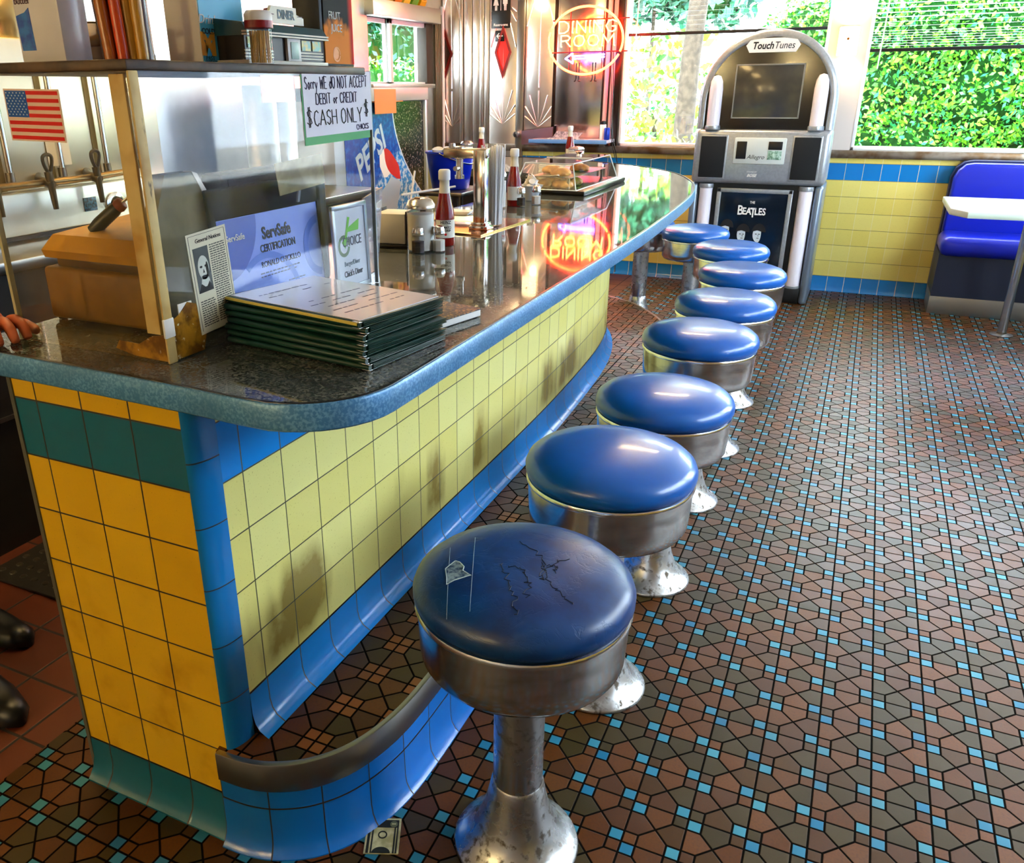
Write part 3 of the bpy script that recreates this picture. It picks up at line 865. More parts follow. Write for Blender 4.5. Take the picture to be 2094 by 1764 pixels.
# half-lit faces, plain stand-ins
b = MB(); b2 = MB()
for i, (x, z) in enumerate(((-.148, .46), (-.042, .435), (.058, .44), (-.10, .30))):
    out = [(x + .036 * cos(a) * (1 if cos(a) < 0 else .45), z + .052 * sin(a)) for a in [k * pi / 12 for k in range(24)]]
    b.prism(out, -.0048, -.0042, 'xz')
    hair = [(x + .043 * cos(a), z + .016 + .054 * sin(a)) for a in [k * pi / 12 for k in range(13)]] + [(x - .03, z + .020), (x - .01, z + .026), (x + .02, z + .018)]
    b2.prism(hair, -.0054, -.0049, 'xz')
    for dx in (-.016, .004): b2.box(x + dx - .005, x + dx + .005, -.0054, -.0049, z + .0, z + .005)
    b2.box(x - .010, x + .004, -.0054, -.0049, z - .026, z - .022); b2.box(x - .003, x, -.0054, -.0049, z - .014, z - .002)
b.done('pale_face', pmat('print_grey', '#c9d6de', .3), pst, 0); b2.done('dark_print', INK, pst, 0)
SBP = pmat('silver_blue_post', '#7f8ea0', .3, .6)
for s in (-1, 1):
    b = MB(); b.box(s * .385 - .025, s * .385 + .025, -.01, .43, .0, .757, .02, 3); b.done('side_post', SBP, jb, 50)
b = MB(); b.box(-.36, .36, .01, .42, 0, .1, .004); b.done('plinth', BLACK, jb)

# ================================================================ booth and table by the right window
BLUEV = pmat('deep_blue_vinyl', '#0a1fb0', .35, coat=.2)
bo = thing('booth_bench', 'blue vinyl booth bench under the right-hand window', 'booth', (1.385, 5.05, 0))
def cushion_slab(b, x0, x1, y0, y1, z0, z1, r): b.box(x0, x1, y0, y1, z0, z1, r, 5)
b = MB(); b.prism([(0.0, .05), (0.0, .80), (.02, .86), (.06, .895), (.11, .905), (1.50, .905), (1.50, .05)], .34, .436, 'xz'); b.done('back_panel', pmat('navy_panel', '#0b1a4a', .4), bo, 30)
b = MB()
b.prism([(.01, .47), (.012, .80), (.03, .85), (.065, .885), (.11, .893), (1.49, .893), (1.49, .47)], .285, .35, 'xz')
bmesh.ops.bevel(b.bm, geom=[e for e in b.bm.edges if all(abs(v.co.y - .285) < 1e-4 for v in e.verts)], offset=.02, segments=4, affect='EDGES', profile=.5)
b.done('backrest', BLUEV, bo, 50)
b = MB(); b.box(-.005, 1.49, -.02, .33, .365, .485, .045, 5); b.done('seat', BLUEV, bo, 50)
b = MB(); b.box(0.0, 1.49, .012, .34, .115, .375); b.done('seat_base', pmat('navy_base', '#08142e', .5), bo, 0)
b = MB(); b.box(-.003, 1.495, .03, .35, 0, .12, .003); b.done('kick_plate', pmat('kick_steel', (.3, .3, .29), .35, .9), bo)
tb = thing('booth_table', 'white booth table with chamfered corner on a steel post', 'table', (1.75, 4.68, 0))
b = MB(); pl_ = [(-.43, .06), (-.43, -.50), (-.36, -.62), (1.1, -.62), (1.1, .06)]
b.prism(pl_, .722, .752); b.done('tabletop', pmat('white_laminate', '#f4f5f2', .12), tb, 0)
b = MB(); b.sweep(pl_ + [pl_[0]], [(.001, .7525), (.004, .749), (.004, .725), (.001, .7215)]); b.done('edge_band', pmat('pale_green_edge', '#c2d2c4', .3), tb, norm=False)
b = MB(); b.cyl((0, 0, .004), (0, 0, .724), .024, 24); b.done('table_post', pmat('grey_steel_post', (.42, .46, .52), .25, 1.0), tb, 50)
b = MB(); b.lathe([(0, 0), (.06, 0), (.06, .004), (.026, .012), (.026, .02)], 24); b.done('foot_plate', DSTEEL, tb, 40)

# ================================================================ blinds
SLAT = pmat('white_slat', '#e8ecee', .5); DRAIL = pmat('dark_rail', '#0c0c14', .4); CORD = pmat('white_cord', '#f3f3f0', .6)
def blind(label, x0, x1, zb, pitch, tilt, dark, wand, slatm):
    t = thing('window_blind', label, 'blind', (0, YB + .014, zb))
    b = MB(); b.box(x0, x1, -.008, .012, -.012, .008, .002); b.done('bottom_rail', DRAIL, t)
    b = MB(); z = .022
    while zb + z < 2.22:
        dz = tilt if z > .16 else tilt * .4
        p = [b.v((x, y, z + s * dz)) for x, y, s in ((x0, -.011, -1), (x1, -.011, -1), (x1, .011, 1), (x0, .011, 1))]
        b.f(p); z += pitch if z > dark else pitch * .55
    b.done('slats', slatm, t, 0)
    b = MB(); b.box(x0, x1, -.012, .016, 2.22 - zb, 2.25 - zb, .002); b.done('head_rail', SLAT, t)
    b = MB()
    for x in (x0 + .16, (x0 + x1) / 2, x1 - .16): b.cyl((x, -.012, 0), (x, -.012, 2.22 - zb), .0011, 5)
    b.done('ladder_cord', DRAIL, t)
    b = MB(); b.cyl((x0 + wand, -.018, -.11), (x0 + wand + .01, -.018, 2.22 - zb), .004, 8); b.done('tilt_wand', CORD, t)
blind('open slatted blind on the left window, dark bottom rail behind the jukebox top', -.775, .535, 1.69, .028, .001, 0, .055, SLAT)
blind('dark slatted blind on the right window beside the wall lamp', .795, 2.6, 1.55, .026, .004, .1, .06, pmat('blue_grey_slat', '#1c222c', .5))

# ================================================================ wall lamps
def sconce(loc, label, e):
    t = thing('wall_lamp', label, 'lamp', loc)
    b = MB(); b.box(-.055, .055, -.012, 0, -.07, .09, .004); b.done('back_plate', pmat('brass_plate', (.7, .5, .25), .3, 1.0), t)
    b = MB(); b.lathe([(.056, -.085), (.060, -.08), (.060, .08), (.056, .085)], 28, (0, -.012, 0), a0=pi, a1=2 * pi, cap=False)
    b.done('shade', pmat('frosted_shade', '#fff6e0', .4, emit='#ffe2a8', estr=2.2), t, 50)
    b = MB(); b.ball((0, -.075, .012), .008, 12); b.done('finial', pmat('amber_knob', '#8a4a12', .3, .8), t, 60)
    b = MB(); b.ball((0, -.032, .0), .02, 12); b.done('bulb', pmat('bulb', '#fff4d8', .4, emit='#ffd9a0', estr=30), t, 60)
    for s in (-1, 1):
        l = light('wall_lamp_glow', 'SPOT', (0, -.05, .09 * s), e, (1, .72, .38), .03, (0 if s < 0 else pi, 0, 0), spot=(radians(150), .6)); l.parent = t
sconce((.66, YB - .001, 1.605), 'glowing white wall lamp on the pier between the two windows', 3.0)
sconce((-1.46, YB - .012, 2.06), 'glowing wall lamp high on the steel wall above the restroom door', 18)

# ================================================================ neon sign
ns = thing('neon_sign', 'red neon dining room sign with a blue arrow, hanging before the steel wall', 'neon sign', (-1.022, 5.3, 1.65))
NR = pmat('red_neon', '#ff5040', .4, emit='#ff3010', estr=NEON)
NA = pmat('orange_neon', '#ff9050', .4, emit='#ff5a20', estr=NEON * .8)
NB = pmat('blue_neon', '#8080ff', .4, emit='#4a4cff', estr=NEON * .35)
b = MB()
for a0, a1 in ((-.35, 2.75), (2.85, 5.85)):
    b.tube([(.268 * cos(a), 0, .216 * sin(a)) for a in [a0 + (a1 - a0) * k / 40 for k in range(41)]], .0075, 8)
b.done('neon_ring', NR, ns, 60)
for s_, x0, z0, w, h in (('DINING', -.195, .052, .41, .074), ('ROOM', -.178, -.034, .385, .070)):
    st, tw = strokes(s_, h, .22, 1.0); k = w / tw
    b = MB()
    for l in st:
        p = [(x0 + x * k, 0, z0 + z) for x, z in l]
        b.wire(p, .0042, 7)
        b.cyl(p[0], (p[0][0], .02, p[0][2]), .003, 6); b.cyl(p[-1], (p[-1][0], .02, p[-1][2]), .003, 6)
    b.done('neon_word', NA, ns, 60)
b = MB(); b.wire([(.145, 0, -.106), (-.085, 0, -.115), (-.085, 0, -.142), (-.14, 0, -.112), (-.09, 0, -.08), (-.088, 0, -.098), (.145, 0, -.09)], .0055, 7); b.done('neon_arrow', NB, ns, 60)
b = MB()
for z in (-.071, .135): b.cyl((-.25, .025, z), (.30, .025, z), .004, 8)
for x in (-.12, .12): b.cyl((x, .025, -.20), (x, .025, .2), .004, 8)
b.done('sign_rack', pmat('dark_red_rod', '#4a0f0a', .4), ns)
b = MB()
for x in (-.06, -.04, .06, .08):
    b.cyl((x, .012, -.14), (x, .012, -.245), .005, 8); b.tube([(x, .012, -.245), (x - .004, .012, -.258), (x + .012 * (1 if x in (-.04, .08) else -1), .012, -.262)], .0045, 6)
b.done('electrode', BLACK, ns)
b = MB(); b.cyl((-.2, .025, .13), (-.2, .025, .84), .0015, 5); b.done('hanging_chain', DSTEEL, ns); b = MB(); b.cyl((.2, .025, .13), (.2, .025, .84), .0015, 5); b.done('hanging_chain', DSTEEL, ns)
b = MB(); b.tube(catmull([(.20, .02, -.07), (.215, .02, -.3), (.225, .03, -.6), (.245, .1, -.76), (.26, .18, -1.0), (.27, .2, -1.64)], 6), .0032, 6); b.done('power_cord', BLACK, ns, 60); b = MB(); b.tube(catmull([(.18, .02, -.07), (.205, .02, -.35), (.215, .04, -.62), (.235, .11, -.78)], 5), .0025, 6); b.done('power_cord', BLACK, ns, 60)

# ---------------------------------------------------------------- ledge table under the steel panel
lt = thing('ledge_table', 'blue edged ledge table against the steel panel below the neon sign', 'table', (-1.11, 5.4, .945))
b = MB(); b.box(-.30, .29, -.13, .106, .028, .05, .003); b.done('tabletop', pmat('grey_violet_top', '#a79aa8', .2), lt)
b = MB(); b.box(-.303, .293, -.134, -.129, .024, .052, .002); b.done('edge_band', pmat('light_blue_edge', '#6f9fd8', .3), lt)
b = MB(); b.box(-.26, -.22, .0, .1, 0, .03); b.box(.2, .24, .0, .1, 0, .03); b.done('bracket', DSTEEL, lt)
b = MB(); b.prism([(-.44, .0), (-.19, .0), (-.19, .13), (-.44, .10)], .075, .09, 'xz'); tag(b.done('seat_back', pmat('plum_panel', '#6d5a66', .4), None, 0, loc=(-1.11, 5.4, .945)), 'dull plum seat back panel left of the blue edged ledge', 'seat back')
nw = thing('newspaper', 'folded newspaper standing tilted on the blue edged ledge', 'newspaper', (-1.16, 5.38, .9955))
b = MB(); b.prism([(-.11, 0), (.09, 0), (.13, .045), (-.07, .055)], -.01, .0, 'xz'); b.box(-.13, .10, -.07, .02, 0, .006); p_ = b.done('pages', pmat('newsprint', '#cdbfc4', .8, var=.35, vscale=60, col2='#7a6f76'), nw, 0)
sp = thing('sugar_dispenser', 'small white sugar dispenser at the right end of the blue edged ledge', 'sugar dispenser', (-.875, 5.36, .9955))
b = MB(); b.lathe([(0, 0), (.022, 0), (.023, .1), (.02, .105), (0, .105)], 16); b.done('jar', pmat('sugar_white', '#f4f2ee', .4), sp, 50)
b = MB(); b.lathe([(.021, .103), (.021, .125), (0, .13)], 16); b.done('lid', BLACK, sp, 50)
sp = thing('drink_can', 'blue drink can beside the sugar dispenser on the ledge', 'can', (-.835, 5.33, .9955))
b = MB(); b.lathe([(0, 0), (.018, 0), (.021, .006), (.021, .075), (.017, .083), (0, .083)], 16); b.done('can_body', pmat('blue_can', '#1436b0', .3, .3), sp, 50)

# ================================================================ things on the counter
CT = 0.9545
KETCH = pmat('ketchup', '#8c0a06', .12, 0, .6, coat=.6)
LABELP = pmat('cream_label', '#f4f0e2', .5)
CAPW = pmat('white_cap', '#eef2f6', .35)
def ketchup(label, loc, sc=1.0, rz=0.0, lettered=False):
    t = thing('ketchup_bottle', label, 'bottle', loc, rz, 'ketchup bottles'); t.scale = (sc, sc, sc)
    b = MB(); b.lathe([(0, 0), (.024, 0), (.026, .004), (.026, .075), (.0245, .09), (.019, .115), (.0145, .137), (.0125, .15)], 20, cap=False); b.done('bottle', KETCH, t, 60)
    b = MB(); b.lathe([(.0150, .134), (.0133, .150), (.013, .166), (.0145, .168)], 20, cap=False); b.done('neck_label', LABELP, t, 60)
    b = MB(); b.lathe([(.0152, .168), (.0158, .170), (.0158, .190), (.013, .194), (0, .194)], 20, cap=False); b.done('cap', CAPW, t, 50)
    b = MB(); b.lathe([(.0264, .022), (.0264, .066), (.026, .068)], 20, a0=radians(200), a1=radians(345), cap=False); lb = b.done('front_label', LABELP, t, 60)
    if lettered:
        for s_, z, h in (('HEINZ', .062, .012), ('TOMATO', .049, .0085), ('KETCHUP', .041, .0075)):
            o = text(s_, h, INK, lb, (.0, -.0268, z), (pi / 2, 0, 0), sx=.8, bold=.0002)
        q = MB(); q.ball((.0, -.0262, .031), .0035, 10, (1, .3, 1)); q.done('red_seal', RED, lb)
    return t
ketchup('capped ketchup bottle with a front label beside the large sugar shaker', (-.093, 1.131, CT), 1.0, radians(30), True)
ketchup('ketchup bottle standing right behind the tall straw jar', (-.221, 1.955, CT), 1.0, radians(30))
ketchup('ketchup bottle far back between the white straws and the steel door', (-1.05, 3.56, CT), 1.0, radians(30))
ketchup('ketchup bottle poking up behind the pastry case', (-.665, 3.95, CT), .98, radians(30))

GLASSJ = clear('jar_glass', (.97, .98, .98), .05)
SUGAR = pmat('sugar', '#f2efe6', .8)
LIDC = pmat('shaker_lid', (.72, .70, .66), .22, 1.0)
def sugar(label, loc, r=.036, h=.134, dark=False):
    t = thing('sugar_shaker', label, 'sugar shaker', loc, 0, 'glass sugar shakers')
    b = MB(); b.lathe([(0, 0), (r * .98, 0), (r, .004), (r, h * .78), (r * .94, h * .83)], 20, cap=False); b.done('glass_jar', GLASSJ, t, 50)
    b = MB(); b.lathe([(0, .004), (r * .93, .004), (r * .95, h * .70), (0, h * .72)], 20, cap=False); b.done('sugar_fill', SUGAR, t, 50)
    b = MB(); b.lathe([(r * .97, h * .80), (r * 1.06, h * .815), (r * 1.06, h * .86), (r * 1.0, h * .88), (r * .86, h * .95), (r * .45, h), (0, h)], 20, cap=False); b.done('metal_lid', LIDC, t, 40)
    b = MB(); b.box(-.008, .008, -r * .55, -r * .1, h * .96, h * 1.01, .002); b.done('pour_flap', pmat('brown_flap', '#5a3416', .4, .4), t)
    return t
sugar('large sugar shaker with metal lid nearest the clear case', (-.112, 1.03, CT))
sugar('slim sugar shaker between the straw jar and the second ketchup bottle', (-.245, 1.885, CT), .021, .13)
sugar('sugar shaker far back near the blue bucket and sunburst panel', (-1.225, 3.75, CT), .036, .112)
sugar('sugar shaker lid showing above the pastry case', (-.60, 3.87, CT), .044, .085)

PEPPER = pmat('pepper', '#3a2a1a', .8, var=.5, vscale=300)
SLID = pmat('shaker_cap', (.75, .75, .76), .15, 1.0)
def shaker(label, loc, fill, name):
    t = thing(name, label, name.replace('_', ' '), loc, 0, 'salt and pepper shakers')
    b = MB(); b.lathe([(0, 0), (.0185, 0), (.0185, .034), (.0145, .046)], 8, cap=False); b.done('glass_jar', GLASSJ, t, 20)
    b = MB(); b.lathe([(0, .003), (.0165, .003), (.0165, .030), (0, .031)], 8, cap=False); b.done('filling', fill, t, 20)
    b = MB(); b.lathe([(.0155, .044), (.0165, .046), (.0165, .056), (.013, .064), (0, .067)], 18, cap=False); b.done('cap', SLID, t, 50)
    return t
shaker('dark pepper shaker in front of the large sugar shaker', (-.103, .995, CT), PEPPER, 'pepper_shaker')
shaker('white salt shaker in front of the labelled ketchup bottle', (-.064, 1.034, CT), SUGAR, 'salt_shaker')
shaker('dark pepper shaker below the creamer bowl by the straw jar', (-.193, 1.95, CT), PEPPER, 'pepper_shaker')
shaker('white salt shaker beside the pastry case corner', (-.158, 2.014, CT), SUGAR, 'salt_shaker')

# tap tower on its drip tray
tt = thing('tap_tower', 'square chrome tap tower with crossbar beside the straw jar', 'drink tap', (-.105, 1.40, CT + .0042))
b = MB(); b.box(-.019, .019, -.019, .019, .004, .222, .003); b.done('tower_post', CHROME, tt)
b = MB(); b.box(-.03, .03, -.025, .025, 0, .010, .002); b.box(-.024, .024, -.022, .022, .010, .02, .002); b.done('foot', CHROME, tt)
b = MB(); b.box(-.115, .022, -.017, .017, .198, .225, .003); b.done('crossbar', pmat('warm_chrome', (.62, .56, .46), .2, 1.0), tt)
b = MB(); b.lathe([(.014, .195), (.017, .197), (.017, .228), (.014, .23)], 16, (-.07, 0, 0)); b.cyl((-.07, 0, .198), (-.07, 0, .150), .0105, 14); b.cyl((-.07, 0, .150), (-.07, 0, .14), .014, 14); b.cyl((-.07, 0, .17), (-.07, -.03, .17), .007, 10); b.done('faucet', CHROME, tt, 40)
b = MB(); b.lathe([(.010, .0), (.010, .012), (0, .014)], 10, (-.093, -.0, .225)); b.done('tap_knob', CHROME, tt, 40)
dt = thing('drip_tray', 'copper coloured drip tray with a wire grill beneath the tap tower', 'tray', (-.185, 1.48, CT))
dtq = [(-.155, -.10), (-.01, -.16), (.115, -.155), (.14, -.02), (.06, .12), (-.14, .13)]
b = MB(); b.prism([(-.16, -.15), (.125, -.185), (.145, .16), (-.16, .16)], 0.0, .004); b.done('tray_plate', pmat('copper_plate', (.75, .30, .12), .12, 1.0), dt, 0)
b = MB()
for k in range(12): b.cyl((-.15, -.06 + k * .014, .022), (.055, -.07 + k * .014, .022), .002, 6)
for x in (-.15, .05): b.cyl((x, -.07, .018), (x, .1, .018), .0025, 6)
for x in (-.15, .05):
    for y in (-.06, .09): b.cyl((x, y, .003), (x, y, .018), .0025, 6)
b.done('wire_grill', LIDC, dt)
t = thing('order_pad', 'small pad of papers lying on the wire grill', 'paper pad', (-.25, 1.52, CT + .0252), .2)
b = MB(); b.box(-.05, .05, -.035, .035, 0, .006); b.box(-.035, .055, -.03, .03, .006, .010); b.done('sheets', PAPER, t, 0)

# straw jar
sj = thing('straw_jar', 'tall clear jar packed with white paper-wrapped straws', 'straw jar', (-.096, 1.472, CT + .0042))
b = MB(); b.lathe([(0, 0), (.030, 0), (.033, .004), (.034, .20), (.036, .202)], 24, cap=False); b.done('glass_jar', clear('straw_jar_glass', (1, 1, 1), .02), sj, 50)
random.seed(3)
STRAWM = pmat('white_straw', '#ffffff', .6)
for k in range(34):
    a, r = k * 2.4, .024 * sqrt((k + .5) / 34); h = .205 + random.uniform(0, .03); lean = random.uniform(.1, .45)
    b = MB(); b.cyl((r * cos(a), r * sin(a), .004), (r * cos(a) * (1.1 + lean), r * sin(a) * (1.1 + lean), h), .0032, 6); b.done('straw', STRAWM, sj, 40)

# creamer bowl
cb = thing('creamer_bowl', 'grey bowl heaped with small white creamer cups', 'bowl', (-.222, 2.13, CT))
b = MB(); b.lathe([(0, .002), (.022, 0), (.026, .004), (.033, .03), (.040, .052), (.046, .055), (.041, .050), (.03, .02), (0, .012)], 24, cap=False); b.done('bowl', pmat('grey_bowl', '#c3ccd2', .3), cb, 50)
CR = pmat('creamer_white', '#f6f4f0', .4)
for k in range(13):
    lay = 0 if k < 7 else (1 if k < 11 else 2); a = k * 2.4 + lay; r = (.024, .016, .006)[lay]
    c = thing('creamer_cup', 'little white creamer cup heaped in the grey bowl', 'creamer', (-.222 + r * cos(a), 2.13 + r * sin(a), CT + .046 + lay * .017), 0, 'creamer cups in the bowl', rot=(random.uniform(-.7, .7), random.uniform(-.7, .7), a))
    b = MB(); b.lathe([(0, -.008), (.008, -.008), (.010, .006), (.0125, .008), (.0125, .0095), (0, .0095)], 12, cap=False); b.done('cup', CR, c, 30)

# pastry case
PX, PY = -.235, 2.62
pc = thing('pastry_case', 'clear acrylic pastry case with dark base and a red tinted glossy lid', 'pastry case', (PX, PY, CT))
def trap(z, sx, sy): return [(-sx, -sy, z), (sx, -sy, z), (sx, sy, z), (-sx, sy, z)]
b = MB(); b.box(-.135, .165, -.31, .31, 0, .018, .004); b.done('base_tray', pmat('dark_tray', '#17140f', .25, .3), pc)
b = MB(); b.loft([trap(.018, .128, .30), trap(.112, .100, .262)], caps=False); 
ACR = clear('acrylic', (.98, .985, .99), .014)
b.done('acrylic_sides', ACR, pc, 0)
b = MB(); b.loft([trap(.112, .100, .262), trap(.116, .098, .26)]); b.done('lid', clear('acrylic_lid', (.96, .93, .92), .09, .03), pc, 0)
b = MB()
for x in (-.128, .128):
    for y in (-.30, .30): b.cyl((x, y, .018), (x * .78, y * .873, .113), .0025, 6)
b.cyl((-.1, -.262, .114), (.1, -.262, .114), .0025, 6); b.cyl((.1, -.262, .114), (.1, .262, .114), .0025, 6); b.cyl((-.128, -.3, .018), (.128, -.3, .018), .003, 6); b.cyl((.128, -.3, .018), (.128, .3, .018), .003, 6); b.cyl((-.1, 0, .117), (.1, 0, .117), .003, 6)
b.done('edge_strip', pmat('polished_acrylic_edge', '#dfe8ea', .15), pc)
b = MB(); b.lathe([(0, 0), (.012, .0), (.009, .008), (.016, .018), (0, .022)], 16, (0, .13, .116)); b.done('lid_knob', CHROME, pc, 50)
PAST = pmat('golden_pastry', '#94540f', .45, var=.4, vscale=22, col2='#cc8c30', bmp=.4)
pr_ = thing('pastry_rack', 'dark wire shelf of pastries inside the pastry case', 'tray', (PX, PY, CT + .0185))
b = MB(); b.box(-.09, .09, -.25, .25, .040, .043); b.done('shelf', DSTEEL, pr_, 0)
b = MB(); b.box(-.08, -.07, -.24, -.23, 0, .04); b.box(.07, .08, -.24, -.23, 0, .04); b.box(-.08, -.07, .23, .24, 0, .04); b.box(.07, .08, .23, .24, 0, .04); b.done('shelf_leg', DSTEEL, pr_, 0)
def pastry(x, y, z, rz, lab, r=.042):
    t = thing('pastry', lab, 'pastry', (PX + x, PY + y, CT + z), rz, 'pastries in the clear case')
    b = MB(); seg = 28
    for ring in range(1):
        b.lathe([(0, 0), (r * .8, .001), (r, .008), (r * .95, .018), (r * .6, .027), (0, .030)], seg, cap=False)
    for k, v in enumerate(b.bm.verts):
        a = atan2(v.co.y, v.co.x); v.co.x *= 1 + .07 * sin(5 * a + z * 90); v.co.y *= 1 + .05 * cos(4 * a)
        v.co.z += .002 * sin(9 * a) * (v.co.z > .006)
    b.done('crust', PAST, t, 60)
    b = MB(); b.lathe([(0, .0305), (r * .3, .0305), (r * .36, .0285)], 12, (.004, .002, .001), cap=False); b.done('glaze', pmat('glaze', '#f3dfae', .3), t, 60)
pastry(.045, -.22, .0205, .3, 'front lower pastry in the clear case, at its near right corner'); pastry(-.05, -.20, .0205, 1.2, 'front lower pastry in the clear case, on the left')
pastry(.05, -.10, .0205, 2.2, 'second lower pastry along the right side of the clear case'); pastry(-.04, -.08, .0205, .7, 'second lower pastry along the left side of the clear case')
pastry(.03, -.2, .063, .9, 'front upper pastry on the shelf of the clear case'); pastry(-.04, -.1, .063, 2.1, 'upper pastry on the shelf behind the front one'); pastry(.04, .02, .063, 1.4, 'upper pastry in the middle of the shelf in the clear case')
tg = thing('serving_tongs', 'thin metal tongs lying across the upper pastry shelf', 'tongs', (PX - .02, PY - .262, CT + .064), .15)
b = MB(); b.tube([(-.07, 0, .0), (.03, .002, .003), (.055, 0, .005)], .003, 6); b.ball((.058, 0, .005), .006, 10); b.done('tong_arm', CHROME, tg, 50)
# napkin stack behind the creamer bowl
nd = thing('napkin_pile', 'pile of folded white napkins behind the creamer bowl', 'napkins', (-.50, 3.3, CT))
b = MB()
for k in range(7): b.box(-.09 + .004 * (k % 3), .09 + .003 * (k % 2), -.08, .08 - .004 * (k % 2), k * .008, k * .008 + .006, .001)
b.done('napkin_layers', PAPER, nd)

# ---------------------------------------------------------------- menus
random.seed(11)
MG = pmat('green_menu_cover', '#0c3a30', .32, var=.25, vscale=40, coat=.2)
CLEARP = pmat('vinyl_sleeve', '#cfe0da', .12, coat=.6)
MPAP = pmat('menu_page', '#f7f3e4', .7)
GOLD = pmat('yellow_page_edge', '#d8c25a', .6)
MZ = CT + .0008
menu_c = (.148, .225); 
ordn = ['lowest', 'second lowest', 'third lowest', 'fourth from the bottom', 'fifth from the bottom', 'middle', 'sixth from the top', 'fifth from the top', 'fourth from the top', 'third from the top', 'second from the top', 'topmost']
NM = 7; names10 = ['lowest', 'second lowest', 'third lowest', 'middle', 'third from top', 'second from top']
for k in range(NM):
    topm = k == NM - 1
    th = .0108
    L, W = .298, .205
    t = thing('menu', 'topmost menu of the stack, white page under clear sleeve facing up' if topm else 'dark green menu folder, %s in the stack by the clear case' % names10[k], 'menu',
              (menu_c[0] + random.uniform(-.008, .008) - (.006 if topm else 0), menu_c[1] + random.uniform(-.006, .006), MZ + k * th), radians(-9.5 + random.uniform(-2.2, 2.2)), 'green menus stacked on the counter')
    b = MB()
    # folded cover: bottom sheet, rounded spine on the near side, top sheet
    hh = .0102
    prof = [(W / 2, .0004), (-W / 2 + .005, .0004)] + [(-W / 2 + .005 - .0049 * sin(a), hh / 2 - (hh / 2 - .0004) * cos(a)) for a in [pi * i / 8 for i in range(1, 8)]] + [(-W / 2 + .005, hh - .0004), (W / 2, .0085), (W / 2, .0077), (-W / 2 + .007, hh - .0014), (-W / 2 + .007, .0014), (W / 2, .0012)]
    b.loft([[(x, y, z) for y, z in prof] for x in (-L / 2, L / 2)])
    b.done('cover', MG, t, 50)
    b = MB()
    for q in range(3): b.box(-L / 2 + .004, L / 2 - .004, -W / 2 + .010, W / 2 - .002, .0020 + q * .0021, .0024 + q * .0021)
    b.done('pages', MPAP, t, 0)
    b = MB()
    for z in (.0017, .0038, .0059, .0074):
        b.box(L / 2 - .005, L / 2 + .0006, -W / 2 + .012, W / 2 - .001, z, z + .0009)
    b.done('sleeve_edge', MG, t, 0)
    b = MB()
    for z in (.0004, .0088): b.box(L / 2 - .014, L / 2 + .001, -W / 2 + .002, -W / 2 + .008, z, z + .0010, .0003)
    b.done('metal_corner', CHROME, t)
    if topm:
        b = MB(); b.box(-L / 2 + .006, L / 2 - .006, -W / 2 + .010, W / 2 - .006, .0092, .0104); pg = b.done('front_page', pmat('sleeved_page', '#e9edf2', .10, 0, .8, coat=1.0), t, smooth=0)
        b = MB(); b.box(-L / 2 + .002, L / 2 - .002, -W / 2 - .0002, -W / 2 + .004, .0052, .0092); b.done('page_edge', GOLD, t, 0)
        b = MB()
        for r_ in range(9):
            x = -.10 + r_ * .024
            if r_ in (2, 3): continue
            y = -.07
            while y < .07:
                w_ = random.uniform(.006, .02); 
                if random.random() < .75: b.box(x, x + .003, y, y + w_, .0104, .0106)
                y += w_ + .004
        b.done('print', pmat('grey_print', '#5a5f70', .6), pg, 0)
nb = thing('marbled_notebook', 'black speckled notebook sticking out behind the menu stack', 'notebook', (.168, .418, MZ), radians(-14))
b = MB(); b.box(-.115, .115, -.085, .085, .0, .012, .001); b.done('pages', PAPER, nb)
m, nt, b_ = new_mat('marbled_cover'); n = noise(nt, 160, 3); nt.links.new(mix(nt, n.step(.5, .58), '#0d0b08', '#8a6a3a'), b_.inputs['Base Color'])
b = MB(); b.box(-.117, .117, -.087, .087, .012, .0142, .0006); b.done('cover', m, nb)

# ================================================================ clear case round the till
CX, CY0, CY1, CZ = -.02, .018, .648, 1.367
case = thing('acrylic_case', 'scuffed clear acrylic case with yellowed corner post at the near end of the counter', 'case', (0, 0, CT))
Z0 = 0.0006; H = CZ - CT
PANE = clear('scuffed_acrylic', (.98, .985, .99), .036, .03, body=.004, body_col='#a9bccb', smear=.05)
PANE2 = clear('amber_acrylic', (.99, .97, .90), .04, .05, body=.015, body_col='#c9a860', smear=.06)
b = MB(); b.box(CX - .006, CX, CY0, CY1, Z0, H); b.done('side_pane', PANE, case, smooth=0)
b = MB(); b.box(-.350, CX - .006, CY0, CY0 + .006, Z0, H); b.done('end_pane', PANE2, case, smooth=0)
def aged():
    m, nt, b = new_mat('yellowed_post')
    n = noise(nt, 45, 5, stretch(nt, (1, 1, .35))); n2 = noise(nt, 12, 3)
    c = mix(nt, n2.step(.4, .7), '#d9bd7a', '#b88b3c'); c = mix(nt, n.step(.60, .70), c, '#4a2c0c')
    nt.links.new(c, b.inputs['Base Color']); b.inputs['Roughness'].default_value = .55; bump(nt, b, n, .3); return m
AGED = aged()
b = MB(); b.box(CX - .034, CX - .0065, CY0 - .006, CY0 + .0, .045, H - .004, .0015); b.box(CX - .0002, CX + .004, CY0 - .006, CY0 + .012, .0, H, .0015); b.done('corner_post', AGED, case)
def tape():
    m, nt, b = new_mat('amber_tape')
    n = noise(nt, 28, 5); n2 = noise(nt, 70, 4)
    c = mix(nt, n.step(.4, .62), '#6a4208', '#b07c1c'); c = mix(nt, n2.step(.62, .7), c, '#e4dcc0')
    nt.links.new(c, b.inputs['Base Color']); b.inputs['Roughness'].default_value = .3; bump(nt, b, n, .6); return m
b = MB()
def ragged(pts, x=None, y=None, th=.0012):
    if x is not None: b.prism(pts, x, x + th, 'yz')
    else: b.prism(pts, y - th, y, 'xz')
